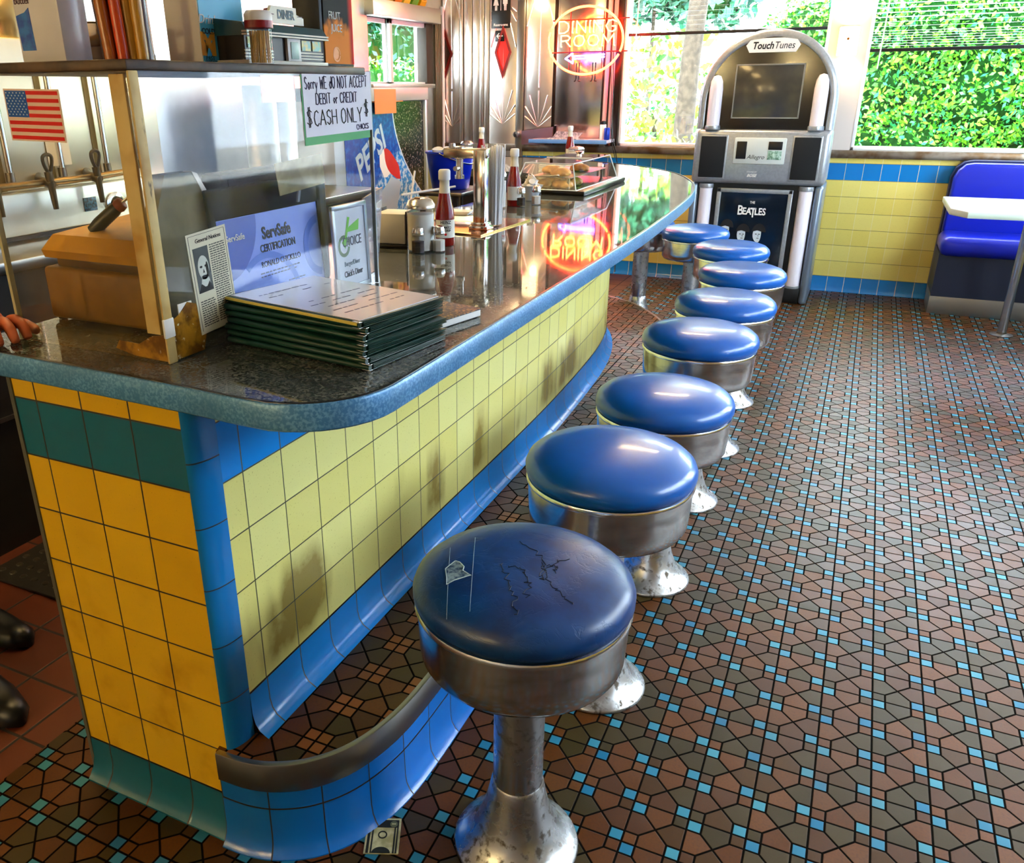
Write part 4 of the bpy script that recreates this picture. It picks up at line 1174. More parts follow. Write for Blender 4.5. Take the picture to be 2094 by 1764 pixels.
ragged([(CY0, .002), (CY0 + .075, .002), (CY0 + .085, .03), (CY0 + .07, .055), (CY0 + .078, .075), (CY0 + .05, .085), (CY0 + .03, .07), (CY0, .06)], x=CX + .0004)
ragged([(CX - .11, .012), (CX - .07, .004), (CX, .002), (CX, .045), (CX - .03, .04), (CX - .06, .024), (CX - .1, .026)], y=CY0 - .0004)
b.done('old_tape', tape(), case, 0)
b = MB(); b.box(CX + .0004, CX + .005, CY0 - .008, CY0 + .014, .04, .07, .002); b.box(CX - .001, CX + .0005, CY0 + .03, CY0 + .06, .065, .085); b.done('torn_white_scrap', PAPER, case)
WOODS = pmat('brown_shelf', '#5a4026', .5, var=.4, vscale=14, col2='#2e1c0e')
b = MB(); b.box(-.42, CX + .004, CY0 - .008, CY1 - .02, H, H + .014, .003); b.done('top_shelf', WOODS, case)
b = MB(); b.box(CX - .007, CX + .001, CY1, CY1 + .004, Z0, H + .008); b.done('pane_edge', pmat('grey_pane_edge', '#9aa4a6', .25), case, 0); b = MB(); b.box(-.353, -.347, CY0 - .002, CY0 + .007, Z0, H); b.done('pane_edge', pmat('pale_pane_edge', '#c0b890', .25), case, 0)
ST = CT + H + .0146

# papers fixed to the panes
def handwrite(parent, s, h, y0, z0, mat, x, r=.0009, width=None, name='handwriting', wob=.0006):
    st, w = strokes(s, h, .2); k = (width / w) if width else 1
    b = MB()
    for l in st:
        b.wire([(x, y0 + a * k + random.uniform(-wob, wob), z0 + z + random.uniform(-wob, wob)) for a, z in l], r, 5)
    return b.done(name, mat, parent, 60)
cs = thing('cash_only_sign', 'white handwritten cash only sign taped inside the upper corner of the clear case', 'sign', (CX + .0008, .532, 1.318), rot=(radians(1.0), 0, 0))
b = MB(); b.box(0, .0008, -.116, .116, -.054, .054); b.done('sheet', pmat('sign_paper', '#e6e4f4', .5), cs, smooth=0)
b = MB(); b.box(-.0002, .0, -.120, .108, -.068, .05); b.done('green_backing', pmat('green_paper', '#58b070', .6), cs, smooth=0)
PEN1, PEN2 = pmat('purple_marker', '#1c0f4a', .6), pmat('black_marker', '#0e1a1c', .6)
X_ = .0012
handwrite(cs, 'Sorry WE dO NOT ACCEPT', .020, -.110, .026, PEN1, X_, .0009, .212)
handwrite(cs, 'DEBIT or CREDIT', .018, -.078, .000, PEN1, X_, .0009, .14)
handwrite(cs, '$', .030, -.110, -.036, PEN2, X_, .0008); handwrite(cs, '$', .028, .088, -.026, PEN2, X_, .0008)
handwrite(cs, 'CASH ONLY', .026, -.088, -.036, PEN2, X_, .001, .165)
handwrite(cs, 'CHICKS', .009, .056, -.050, PEN1, X_, .0008, .044)

fs = thing('flag_sticker', 'striped red, white and blue flag sticker on the end pane of the case', 'sticker', (-.2165, CY0 - .0012, 1.3095), rot=(0, radians(1), 0))
b = MB(); b.box(-.0575, .0575, -.0004, .0004, -.036, .036); b.done('white_stripes', pmat('flag_white', '#f6d9c6', .5), fs, smooth=0)
b = MB()
for k in range(7):
    z1 = .0335 - k * .0103; b.box(-.0545 + (.044 if k < 4 else 0), .0545, -.0008, -.0004, z1 - .0052, z1)
b.done('red_stripes', pmat('flag_red', '#e00808', .5), fs, 0)
b = MB(); b.box(-.0545, -.0105, -.0009, -.0004, -.0027, .0335); b.done('blue_field', pmat('flag_blue', '#0f58b8', .5), fs, 0)
b = MB()
for r in range(9):
    for c in range(6 - r % 2): b.box(-.0515 + c * .0074 + (r % 2) * .0037 - .0009, -.0515 + c * .0074 + (r % 2) * .0037 + .0009, -.0012, -.0009, .0305 - r * .0037 - .0009, .0305 - r * .0037 + .0009)
b.done('stars', pmat('star_white', '#dfe8f4', .5), fs, 0)

oc = thing('newspaper_clipping', 'newspaper clipping with a black and white portrait taped to the lower side pane', 'clipping', (CX + .0016, .131, 1.068), rot=(radians(3.5), 0, 0))
b = MB(); b.box(0, .0006, -.046, .046, -.085, .073); b.done('sheet', pmat('clipping_paper', '#dcd6bc', .6), oc, smooth=0)
b = MB()
for y0, y1, z0, z1 in ((-.042, .042, .069, .0695), (-.042, -.0414, -.08, .069), (.0414, .042, -.08, .069)): b.box(.0006, .0009, y0, y1, z0, z1)
b.done('border_line', INK, oc, 0)
text('General Notices', .009, INK, oc, (.0008, .002, .060), (pi / 2, 0, pi / 2), shear=.2)
b = MB(); b.box(.0006, .0009, -.036, -.002, -.02, .05); ph = b.done('photo', pmat('photo_black', '#14201f', .4), oc, smooth=0)
b = MB()
def ell(cy, cz, ry, rz, x, n=20): b.prism([(cy + ry * cos(2 * pi * k / n), cz + rz * sin(2 * pi * k / n)) for k in range(n)], x, x + .0002, 'yz')
ell(-.018, .018, .0125, .019, .0009); b.prism([(-.024, .006), (-.010, .006), (-.006, -.012), (-.030, -.012)], .0009, .0011, 'yz')
b.done('face_print', pmat('photo_pale', '#cdd2c8', .5), ph, 0)
b = MB()
for y in (-.0235, -.0125): ell(y, .020, .003, .0018, .0012)
b.prism([(-.0185, .016), (-.0165, .010), (-.0205, .010)], .0012, .0014, 'yz'); ell(-.018, .004, .005, .0016, .0012); ell(-.010, .014, .0028, .012, .0012)
b.prism([(-.036, -.02), (-.028, -.006), (-.018, -.014), (-.009, -.005), (-.002, -.02)], .0012, .0014, 'yz')
b.done('dark_print', INK, ph, 0)
b = MB(); z = .048
while z > -.078:
    y = .002
    while y < .037:
        w = random.uniform(.003, .008); b.box(.0006, .0009, y, min(y + w, .038), z, z + .0016); y += w + .0014
    if z < -.032:
        y = -.036
        while y < -.004:
            w = random.uniform(.003, .008); b.box(.0006, .0009, y, min(y + w, -.002), z, z + .0016); y += w + .0014
    z -= .0036
b.done('print_lines', pmat('print', '#3a3a34', .6), oc, 0)

# framed certificates standing behind the side pane
def cert(label, y0, y1, z0, z1, x, lean, fr, mat_pad, fmat, page, top=0.0):
    t = thing('framed_certificate', label, 'certificate', (x, (y0 + y1) / 2, CT + .001), rot=(0, radians(-lean), 0))
    w = (y1 - y0) / 2; h = z1 - CT
    b = MB()
    b.box(-.008, 0, -w, w, 0, fr, .002); b.box(-.008, 0, -w, w, h - fr - top, h, .002); b.box(-.008, 0, -w, -w + fr, 0, h, .002); b.box(-.008, 0, w - fr, w, 0, h, .002)
    b.done('frame', fmat, t)
    b = MB(); b.box(-.006, -.003, -w + fr, w - fr, fr, h - fr - top); p = b.done('certificate_page', page, t, smooth=0)
    return t, p, w, h
BLUEPG = pmat('blue_certificate', '#6f8ff0', .35, var=.2, vscale=8, col2='#86a6f6')
c1, p1, w1, h1 = cert('blue food safety certificate in a black frame inside the clear case', .20, .525, 0, 1.19, -.058, 4, .014, 0, pmat('black_frame', '#040508', .6, spec=.15), BLUEPG, .038)
D1, D2 = pmat('deep_blue_print', '#2f58c4', .4), pmat('navy_ink', '#0c1430', .5)
b = MB()
def fan(cy, cz, r, a0, a1, x, rin=0.0, n=16):
    a = [a0 + (a1 - a0) * k / n for k in range(n + 1)]
    out = [(cy + r * cos(q), cz + r * sin(q)) for q in a]
    inn = [(cy + rin * cos(q), cz + rin * sin(q)) for q in a[::-1]] if rin else [(cy, cz)]
    b.prism(out + inn, x, x + .0003, 'yz')
fan(-w1 + .015, h1 - .053, .105, -pi / 2, 0, -.003)
b.done('printed_swirl', D1, p1, 0)
b = MB(); fan(.15, .10, .06, pi * .55, pi * 1.45, -.0028, .045); fan(-.03, .0145, .10, .15, pi * .7, -.0028, .088)
b.done('printed_swirl', pmat('mid_blue_print', '#4a78e0', .4), p1, 0)
RX = (pi / 2, 0, pi / 2)
text('ServSafe', .030, D2, p1, (-.0025, .012, .146), RX, bold=.0008, sx=.85)
text('CERTIFICATION', .019, D2, p1, (-.0025, .012, .120), RX, bold=.0003, sx=.78)
text('RONALD CHICKILLO', .015, D2, p1, (-.0025, .016, .092), RX, sx=.85)
text('ServSafe', .015, PAPER, p1, (-.0024, -.105, .150), RX, bold=.0002)
b = MB()
for z, w in ((.076, .12), (.070, .10), (.05, .05), (.045, .05)):
    y = -.05 if z > .06 else .03
    e = y + w
    while y < e: q = random.uniform(.004, .012); b.box(-.0028, -.0025, y, y + q, z, z + .0022); y += q + .003
b.done('print_lines', pmat('soft_print', '#4a5a8a', .6), p1, 0)
c2, p2, w2, h2 = cert('white food choice certificate in a silver frame behind the far edge of the side pane', .51, .640, 0, 1.128, -.030, 2, .010, 0, pmat('silver_frame', '#b6bfca', .3, .4), pmat('pale_certificate', '#dfe6f2', .35))
GR = pmat('green_print', '#6cc820', .4)
text('CHOICE', .027, D2, p2, (-.0025, .003, .098), RX, sx=.72)
b = MB(); fan(-.028, .092, .022, 0, 2 * pi * .97, -.0028, .015); b.done('printed_ring', pmat('grey_green', '#5f7a5a', .5), p2, 0)
b = MB(); b.prism([(-.02, .118), (.03, .118), (.035, .140), (-.004, .128)], -.0028, -.0025, 'yz'); b.prism([(-.036, .10), (-.024, .086), (.0, .146), (-.008, .148), (-.024, .106)], -.0026, -.0024, 'yz'); b.done('green_tick', GR, p2, 0)
text('Burger/Diner', .014, pmat('orange_print', '#7a8a9a', .5), p2, (-.0025, -.002, .055), RX, sx=.8)
text("Chick's Diner", .017, D2, p2, (-.0025, 0, .034), RX, sx=.75, bold=.0003)
lp = thing('acrylic_sheet', 'slanted clear acrylic sheet standing past the far edge of the case', 'sheet', (-.075, .665, CT + .0008), rz=radians(12), rot=(0, radians(-3), radians(12)))
b = MB(); b.prism([(0.02, 0), (.115, 0), (.20, .175), (0.06, .165)], 0, .004, 'yz'); b.done('clear_sheet', clear('pinkish_acrylic', (.92, .9, .92), .12, .04, body=.25, body_col='#c8ccd8'), lp, 0)

# till and its surroundings inside the case
TAN = pmat('tan_plastic', '#8a6212', .45, var=.2, vscale=30); TAN2 = pmat('tan_lid', '#c8921a', .4, var=.15, vscale=24)
rg = thing('cash_register', 'brown box-shaped cash register with a raised lid behind the end pane', 'cash register', (-.285, .32, CT + .001))
b = MB(); b.box(-.125, .142, -.19, .12, .004, .098, .008, 3); b.done('body', TAN, rg)
b = MB(); b.box(-.10, .13, -.176, -.05, .098, .116, .002); b.done('neck', pmat('dark_tan', '#4e3608', .5), rg)
b = MB(); b.loft([[(-.118, -.185, .114), (.14, -.185, .114), (.14, .115, .114), (-.118, .115, .114)], [(-.118, -.19, .128), (.14, -.19, .128), (.14, .115, .128), (-.118, .115, .128)], [(-.112, -.165, .152), (.135, -.165, .152), (.135, .115, .182), (-.06, .115, .182)]]); b.done('lid', TAN2, rg, 25)
b = MB()
for x in (-.12, .13):
    for y in (-.17, .10): b.cyl((x, y, 0), (x, y, .005), .008, 10)
b.done('rubber_foot', BLACK, rg)
kn = thing('handled_tool', 'dark green handled tool with a red collar lying on the register lid', 'tool', (-.312, .205, CT + .180), rot=(0, radians(-38), radians(25)))
b = MB(); b.lathe([(0, -.04), (.010, -.038), (.0125, -.02), (.012, .02), (.010, .03), (0, .031)], 14, (0, 0, 0), Matrix.Rotation(pi / 2, 3, 'Y')); b.done('handle', pmat('dark_green_handle', '#131c08', .35), kn, 50)
b = MB(); b.lathe([(.011, .028), (.0125, .032), (.0115, .040), (.009, .042)], 14, (0, 0, 0), Matrix.Rotation(pi / 2, 3, 'Y')); b.done('collar', pmat('rust_collar', '#8a3410', .4), kn, 50)
b = MB(); b.tube([(.04, -.004, 0), (.075, -.008, .0), (.08, 0, 0), (.075, .008, 0), (.04, .004, 0)], .0018, 6); b.done('prong', LIDC, kn, 60)
tm = thing('till_monitor', 'dark navy till screen standing behind the blue certificate', 'monitor', (-.105, .40, CT + .001))
b = MB(); b.box(-.028, .020, -.145, .17, .02, .255, .008); b.done('housing', pmat('navy_plastic', '#081422', .6, spec=.15), tm)
b = MB(); b.box(-.034, .022, -.13, .12, 0, .022, .004); b.done('base', BLACK, tm)
b = MB(); b.box(.0195, .022, -.13, .155, .05, .245, .001); b.done('screen_face', pmat('navy_screen', '#0c1c2e', .5, spec=.15), tm)
BEI = pmat('beige_paper', '#b3a57a', .7, var=.3, vscale=18, col2='#8a7f58')
nf = thing('paper_flap', 'beige stained paper flap hanging over the top of the blue certificate frame', 'paper', (-.05, .435, 1.195), rot=(radians(2), radians(14), 0))
b = MB(); b.prism([(-.085, .03), (.06, .035), (.085, -.025), (-.06, -.03)], 0, .0012, 'yz'); b.done('flap_sheet', BEI, nf, 0)
b = MB(); b.box(-.002, .0016, -.0035, .0035, -.05, -.028); b.done('hanging_tab', GREYP, nf, 0)
nf = thing('paper_bag', 'grey brown paper bag with slanted top behind the clipping', 'paper bag', (-.098, .155, CT + .001))
b = MB(); b.prism([(-.06, 0), (.075, 0), (.075, .20), (.035, .265), (-.03, .265), (-.06, .20)], -.015, .012, 'yz'); b.done('bag', pmat('grey_paper', '#8a8468', .75, var=.3, vscale=12), nf, 0)
b = MB(); b.prism([(.030, .266), (.042, .262), (.082, .20), (.076, .19)], -.005, .0135, 'yz'); b.done('folded_edge', PAPER, nf, 0)
cd_ = thing('cup_dispenser', 'vertical stainless cup dispenser tubes standing inside the case behind the cash sign', 'cup dispenser', (-.20, .55, CT + .001))
b = MB(); b.lathe([(.034, .05), (.036, .055), (.036, .39), (.034, .395)], 24, (0, .03, 0)); b.done('tube', STEEL, cd_, 50)
b = MB(); b.lathe([(.03, .05), (.032, .055), (.032, .39), (.03, .395)], 24, (0.02, -.05, 0)); b.done('tube', DSTEEL, cd_, 50)
b = MB(); b.box(-.04, .05, -.09, .07, 0, .05, .004); b.done('base', DSTEEL, cd_)
t = thing('orange_note', 'orange paper note stuck under the shelf beside the cash sign', 'note', (-.028, .36, 1.348))
b = MB(); b.box(0, .001, -.05, .045, -.026, .016); b.done('note_sheet', pmat('orange_paper', '#f07a1a', .5), t, smooth=0)

# ---------------------------------------------------------------- things on top of the case
dn = thing('diner_model', 'miniature chrome diner building with sign board on top of the case', 'model building', (-.122, .470, ST)); dn.scale = (1, .88, 1)
DM = pmat('model_teal', '#12474f', .35); DC = pmat('model_cream', '#ece6d2', .4)
b = MB(); b.box(-.05, .045, -.138, .138, 0, .008, .001); b.done('base', DC, dn)
b = MB(); b.box(-.045, .035, -.132, .132, .008, .046); b.done('walls', pmat('model_dark', '#241c18', .4), dn, 0)
b = MB(); pr = [(-.05, .046), (.044, .046), (.046, .052), (.036, .066), (-.03, .074), (-.05, .066)]
b.prism([(x, z) for x, z in pr], -.138, .138, 'xz'); b.done('roof', DM, dn, 30)
b = MB()
for z in (.046, .0505): b.box(.036, .0475, -.14, .14, z, z + .0026)
for z in (.012, .017, .022): b.box(.0345, .037, -.134, -.045, z, z + .0022); b.box(.0345, .037, .005, .134, z, z + .0022)
b.done('trim_band', DC, dn, 0)
MW = pmat('model_window', '#d9c23a', .3, var=.4, vscale=80, col2='#5fae9a')
for y0, y1 in ((-.125, -.095), (-.088, -.056), (.055, .088), (.094, .126)):
    b = MB(); b.box(.0345, .0368, y0, y1, .027, .044); b.done('window', MW, dn, 0)
b = MB(); b.box(.0345, .041, -.002, .044, .008, .046, .001); b.done('entrance', WHITE, dn); 
b = MB(); b.box(.041, .0425, .008, .034, .012, .040, .001); b.done('door', pmat('model_door', '#a9c8c0', .3), dn)
b = MB(); b.prism([(-.04, .070), (.085, .070), (.085, .082), (.06, .087), (.06, .098), (-.025, .098), (-.03, .090), (-.04, .086)], .020, .026, 'yz'); sb = b.done('sign_board', DC, dn, 0)
text('DINER', .020, pmat('teal_letter', '#0e3f4a', .4), sb, (.0265, .022, .0845), RX, bold=.0007)
b = MB(); b.box(.0262, .0266, -.036, -.018, .0835, .085); b.box(.0262, .0266, .062, .080, .0835, .085); b.done('maroon_bar', pmat('maroon', '#5a1020', .4), sb, 0)
b = MB(); b.lathe([(0, .1), (.009, .098), (.013, .090), (.012, .085)], 12, (-.016, .03, 0)); b.done('roof_bust', pmat('maroon_figure', '#6a1420', .5), dn)
tp = thing('toothpick_dispenser', 'toothpick dispenser with white and red cap standing before the diner model', 'toothpick dispenser', (-.040, .335, ST)); tp.scale = (.74, .74, .92)
b = MB(); b.lathe([(0, 0), (.027, 0), (.027, .058), (.031, .060)], 20, cap=False); b.done('glass_tube', GLASSJ, tp, 50)
b = MB()
for k in range(40):
    a = k * 2.4; r = .023 * sqrt((k + .5) / 40); b.cyl((r * cos(a), r * sin(a), .002), (r * cos(a + .2), r * sin(a + .2), .054), .0014, 4)
b.done('toothpicks', pmat('toothpick_wood', '#d8a850', .6), tp, 0)
b = MB(); b.lathe([(.0315, .058), (.0315, .070), (0, .071)], 24, cap=False); b.done('red_band', pmat('maroon_band', '#8c0a14', .35), tp, 40)
b = MB(); b.lathe([(.031, .070), (.031, .080), (.026, .086), (0, .087)], 24, cap=False); b.done('cap', WHITE, tp, 50)
jc = thing('juice_display', 'black juice display box with orange fruit picture at the far end of the case top', 'display', (-.12, .668, ST - .010))
b = MB(); b.box(-.05, .03, -.072, .065, 0, .012, .001); b.done('white_base', WHITE, jc)
b = MB(); b.box(-.045, .018, -.06, .060, .012, .24, .003); b.done('cabinet', BLACK, jc)
m, nt, b_ = new_mat('fruit_picture')
_, x, y, z = coords(nt)
n = noise(nt, 26, 2); k = z.step(.15, .03)
c = mix(nt, (n * .7 + k * .55).step(.55, .75), '#1a1210', '#f08a20'); c = mix(nt, y.step(.035, .05), c, '#d02010'); nt.links.new(c, b_.inputs['Base Color']); b_.inputs['Roughness'].default_value = .5; b_.inputs['Specular IOR Level'].default_value = .1
b = MB(); b.box(.018, .0205, -.050, .055, .018, .225); fp = b.done('fruit_panel', m, jc, smooth=0)
text('FRUIT', .020, PAPER, fp, (.021, -.012, .104), RX, sx=.8); text('JUICE', .020, PAPER, fp, (.021, -.006, .082), RX, sx=.8)
b = MB(); fan(-.01, .035, .014, 0, 6.1, .0207, .011); fan(-.012, .036, .010, 0, 6.2, .0207); b.done('orange_slice', pmat('orange_slice', '#ff9a30', .4), fp, 0)
mk = thing('milk_display', 'white and sky blue milk display box left of the diner model', 'display', (-.146, .30, ST))
b = MB(); b.box(-.072, .0, .013, .13, 0, .20, .001); b.done('box_body', pmat('milk_white', '#fbf4ea', .5), mk)
b = MB(); b.box(0, .0012, .015, .128, .001, .199); bp = b.done('blue_side', pmat('sky_blue', '#4ab4dc', .4), mk, smooth=0)
text('Drink', .020, PAPER, bp, (.0016, .033, .070), RX, shear=.3)
text('COLD', .012, pmat('navy_letter', '#16385a', .5), bp, (.0016, .033, .052), RX, bold=.0003)
text('M', .045, pmat('orange_letter', '#f0a428', .5), bp, (.0016, .030, .031), RX, bold=.003); text('PAST', .010, pmat('teal_ink', '#2a6a7a', .5), bp, (.0016, .032, .0105), RX); text('HOMO', .010, pmat('teal_ink', '#2a6a7a', .5), bp, (.0016, .032, .0035), RX)
hb = thing('hinged_bar', 'upright chrome hinged bar left of the white milk display', 'bar', (-.125, .16, ST))
b = MB(); b.box(-.012, -.002, -.006, .006, 0, .19, .001); b.box(.004, .010, -.006, .006, 0, .19, .001); b.done('upright', CHROME, hb)
b = MB(); b.box(-.004, .006, -.009, .006, .028, .055, .002); b.box(-.016, .012, -.01, .01, 0, .012, .002); b.done('hinge', BLACK, hb)
sk = thing('stick_bundle', 'upright bundle of glossy brown and orange sticks on the case top', 'sticks', (-.085, .09, ST))
random.seed(21)
SC = [pmat('stick_brown', '#4a2208', .25), pmat('stick_amber', '#a85a10', .25), pmat('stick_orange', '#c8420c', .3), pmat('stick_gold', '#b8862a', .3)]
for k in range(16):
    a = k * 2.4; r = .034 * sqrt((k + .5) / 16); b = MB(); b.cyl((r * cos(a), r * sin(a), 0), (r * cos(a) * 1.15 - .008, r * sin(a) * 1.1, .17 + .02 * (k % 3)), .0085, 8); b.done('stick', SC[(k * 7) % 4], sk, 50)
po = thing('small_saucepan', 'small bright metal pan on a dark brown box left of the stick bundle', 'pan', (-.28, .22, ST + .0262))
b = MB(); b.lathe([(0, 0), (.040, 0), (.044, .004), (.045, .034), (.048, .036), (.045, .037), (.042, .034), (.041, .006), (0, .005)], 28, cap=False); b.done('pan_body', pmat('gold_steel', (.85, .70, .45), .15, 1.0), po, 50)
b = MB(); b.tube([(.046, 0, .026), (.06, 0, .03), (.075, 0, .028)], .004, 8); b.done('handle', CHROME, po, 60)
bx = thing('brown_box', 'flat dark brown box under the small metal pan', 'box', (-.28, .22, ST))
b = MB(); b.box(-.06, .058, -.05, .05, 0, .026, .002); b.done('box_body', pmat('dark_brown', '#3c150a', .45), bx)
ct = thing('picture_carton', 'tall white carton with blue mountain picture at the left end of the case top', 'carton', (-.215, .07, ST))
b = MB(); b.box(-.045, .045, -.02, .03, 0, .20, .002); b.done('carton_body', pmat('carton_white', '#ece8ee', .2, var=.15, vscale=6), ct)
b = MB(); b.prism([(-.040, .016), (-.012, .016), (-.014, .072), (-.024, .066), (-.034, .064), (-.042, .062)], -.0206, -.0200, 'xz'); b.done('blue_picture', pmat('blue_picture', '#1446b0', .4, var=.5, vscale=60, col2='#2e7ad0'), ct, 0)
for s_, z in (('and', .094), ('butter', .081), ('cream', .107)): text(s_, .013, pmat('plum_ink', '#4a2438', .5), ct, (-.025, -.0205, z), (pi / 2, 0, 0))

# ================================================================ behind the counter
bc = thing('back_counter', 'long dark steel back counter behind the serving aisle', 'cabinet')
b = MB(); b.box(XL + .005, -1.36, .3, 2.88, 0.0, .85); b.done('cabinet_body', pmat('dark_body', '#171310', .5), bc, smooth=0)
b = MB(); b.box(XL + .005, -1.33, .28, 2.9, .85, .885, .004); b.done('steel_top', STEEL, bc)
b = MB(); b.box(-1.36, -1.352, .32, 2.86, .415, .428); b.done('trim_strip', DSTEEL, bc)
URNM = pmat('urn_steel', (.86, .82, .72), .22, 1.0, var=.15, vscale=3)
ur = thing('coffee_urn', 'tall stainless coffee urn cabinet with sight glasses and black taps behind the case', 'coffee urn', (-1.62, 1.2, .8855))
b = MB(); b.box(-.36, .0, -.55, .52, .155, .62, .006); b.done('urn_body', pmat('cream_steel', (.74, .70, .56), .36, .85, var=.1, vscale=4), ur)
b = MB(); b.box(-.36, .03, -.55, .52, .02, .155, .006); cp = b.done('control_panel', pmat('panel_steel', (.70, .72, .68), .34, .8, var=.12, vscale=7), ur)
b = MB(); b.box(-.3, .0, -.5, .5, 0, .02); b.done('plinth', BLACK, ur, 0)
b = MB(); b.lathe([(.036, 0), (.036, .006), (.030, .010), (.026, .022), (0, .024)], 28, (.03, .215, .075), Matrix.Rotation(pi / 2, 3, 'Y')); b.done('dial', BLACK, cp, 40)
b = MB(); b.lathe([(.040, 0), (.044, .006), (.036, .010)], 28, (.03, .215, .075), Matrix.Rotation(pi / 2, 3, 'Y')); b.done('dial_ring', CHROME, cp, 40)
b = MB(); b.box(.03, .0335, .072, .128, .065, .112, .001); b.done('badge', pmat('dark_badge', '#10202e', .3, var=.6, vscale=120, col2='#3a7fb0'), cp)
b = MB(); b.box(.03, .032, .295, .40, .03, .115); b.done('white_note', PAPER, cp, smooth=0)
for k, y in enumerate((-.29, -.085, .115, .27)):
    if k in (0, 1, 2):
        b = MB(); b.tube(catmull([(.0, y + .02, .195), (.03, y, .185), (.06, y, .18), (.08, y, .172)], 5), .016, 12); b.cyl((.072, y, .215), (.078, y, .095), .014, 12, .009); b.done('tap', pmat('dark_tap', (.10, .08, .05), .3, 1.0), ur, 50)
        b = MB(); b.tube(catmull([(.075, y, .205), (.076, y - .014, .235), (.078, y - .017, .262), (.078, y, .270), (.078, y + .017, .262), (.076, y + .014, .235), (.075, y, .205)], 4), .006, 8); b.done('tap_handle', BLACK, ur, 60)
    b = MB(); b.cyl((.022, y + .10, .21), (.022, y + .10, .60), .010, 12); b.done('sight_glass', CHROME, ur, 50)
    b = MB(); b.cyl((.02, y + .10, .19), (.02, y + .10, .22), .014, 12); b.cyl((.02, y + .10, .58), (.02, y + .10, .61), .014, 12); b.done('gauge_fitting', DSTEEL, ur, 50)
b = MB()
for y in (-.45, -.22, -.02, .18, .36): b.box(.0, .003, y, y + .022, .16, .612)
b.done('urn_strip', pmat('olive_strip', '#7a6c3c', .4, .6), ur, 0)  # darker olive strips down the front of the urn body
b = MB(); b.tube([(.03, -.36, .185), (.05, -.29, .18), (.05, -.085, .18), (.05, .115, .18), (.03, .3, .185)], .012, 10); b.done('manifold_pipe', pmat('brass_dark', (.22, .15, .07), .35, 1.0), ur, 50)
b = MB(); b.box(.002, .004, -.02, .075, .225, .33); b.done('paper_notice', PAPER, ur, smooth=0)
for k, (y, lab) in enumerate(((-.40, 'round brass coloured urn lid at the far left of the coffee urn top'), (.05, 'round brass coloured urn lid in the middle of the coffee urn top'))):
    t = thing('urn_lid', lab, 'lid', (-1.78, 1.2 + y, .8855 + .6205), 0, 'urn lids')
    b = MB(); b.lathe([(.12, 0), (.122, .02), (.122, .13), (.11, .15), (.04, .165), (0, .166)], 28); b.done('lid_dome', pmat('brass_lid', (.85, .66, .30), .2, 1.0), t, 50)
    b = MB(); b.lathe([(.01, .165), (.018, .18), (.012, .195), (0, .197)], 14); b.done('lid_knob', CHROME, t, 50)
# soda dispenser with its printed front
sd = thing('soda_dispenser', 'upright soda dispenser with blue printed front below the kitchen window', 'soda dispenser', (-1.62, 3.45, .8855))
b = MB(); b.box(-.38, .0, -.50, .53, -.884, .47, .004); b.done('cabinet', pmat('cool_grey', '#8f979c', .35, .3), sd)
b = MB(); b.box(-.38, .03, -.50, .53, .40, .47, .003); b.done('header', pmat('grey_header', '#a9aaa2', .4), sd)
b = MB(); b.box(.03, .032, -.12, .12, .335, .462); b.box(.0, .0325, -.12, .2, .395, .40); b.done('orange_note', pmat('orange_note', '#f58a3a', .5), sd, smooth=0)
b = MB(); b.box(-.02, .02, .505, .53, -.25, .40, .002); b.done('edge_strip', pmat('pale_strip', '#c2ccd2', .3, .3), sd)
m, nt, b_ = new_mat('blue_swoosh_print')
_, x, y, z = coords(nt)
crv = y - (z.sub_from(.37).max(0.0)).pow(1.9) * 1.25 + .05
nn = noise(nt, 40, 4); sp_ = noise(nt, 90, 3)
dark = mix(nt, sp_.step(.56, .64), '#120c0a', '#8a7a74')
blu = mix(nt, nn.step(.45, .65), '#0c3fa8', '#1a62cc'); ice = mix(nt, nn.step(.45, .6), '#2a86d8', '#bfe2f6')
blu = mix(nt, (z.sub_from(.12) + (y - .1) * .6).step(0.0, .1), blu, ice)
c = mix(nt, crv.step(.170, .176), blu, dark); edge = (crv - .173).abs().step(.008, .004); c = mix(nt, edge, c, '#cfe0f0')
nt.links.new(c, b_.inputs['Base Color']); b_.inputs['Roughness'].default_value = .2
b = MB(); b.box(.0, .004, -.40, .505, -.24, .395); fr = b.done('printed_front', m, sd, smooth=0)
def slanted(s, size, org, ang, mat, parent, x):
    """lettering on a plane facing +x, running up at the angle ang"""
    o = text(s, size, mat, parent, org, (0, 0, 0), bold=.005, shear=.2, sx=.85)
    o.rotation_euler = (Matrix.Rotation(pi / 2, 3, 'Z') @ Matrix.Rotation(pi / 2, 3, 'X') @ Matrix.Rotation(ang, 3, 'Z')).to_euler()
    return o
slanted('PEPSI', .185, (.0046, -.140, .125), radians(30), pmat('pale_blue_letter', '#b4cfe4', .4), fr, 0)
b = MB(); b.prism(catmull([(.01, .150), (.06, .140), (.103, .110), (.15, .070), (.18, .036), (.195, -.035)], 4) + catmull([(.15, -.03), (.079, .006), (.04, .04), (.018, .085), (.01, .150)], 4), .0041, .0048, 'yz'); b.done('red_half', RED, fr, 0)
b = MB(); b.prism([(-.044, .112), (.008, .148), (.017, .09), (.038, .042), (.075, .008), (.03, -.012), (-.002, -.010), (-.044, .053)], .0041, .0047, 'yz'); b.done('white_wave', PAPER, fr, 0)
b = MB(); b.prism([(-.096, -.235), (-.088, -.107), (-.04, -.085), (.027, -.05), (.078, -.009), (.191, -.05), (.175, -.11), (.149, -.172), (.12, -.235)], .006, .0075, 'yz'); b.done('taped_sheet', pmat('grey_blue_sheet', '#a9bccf', .5), fr, 0)
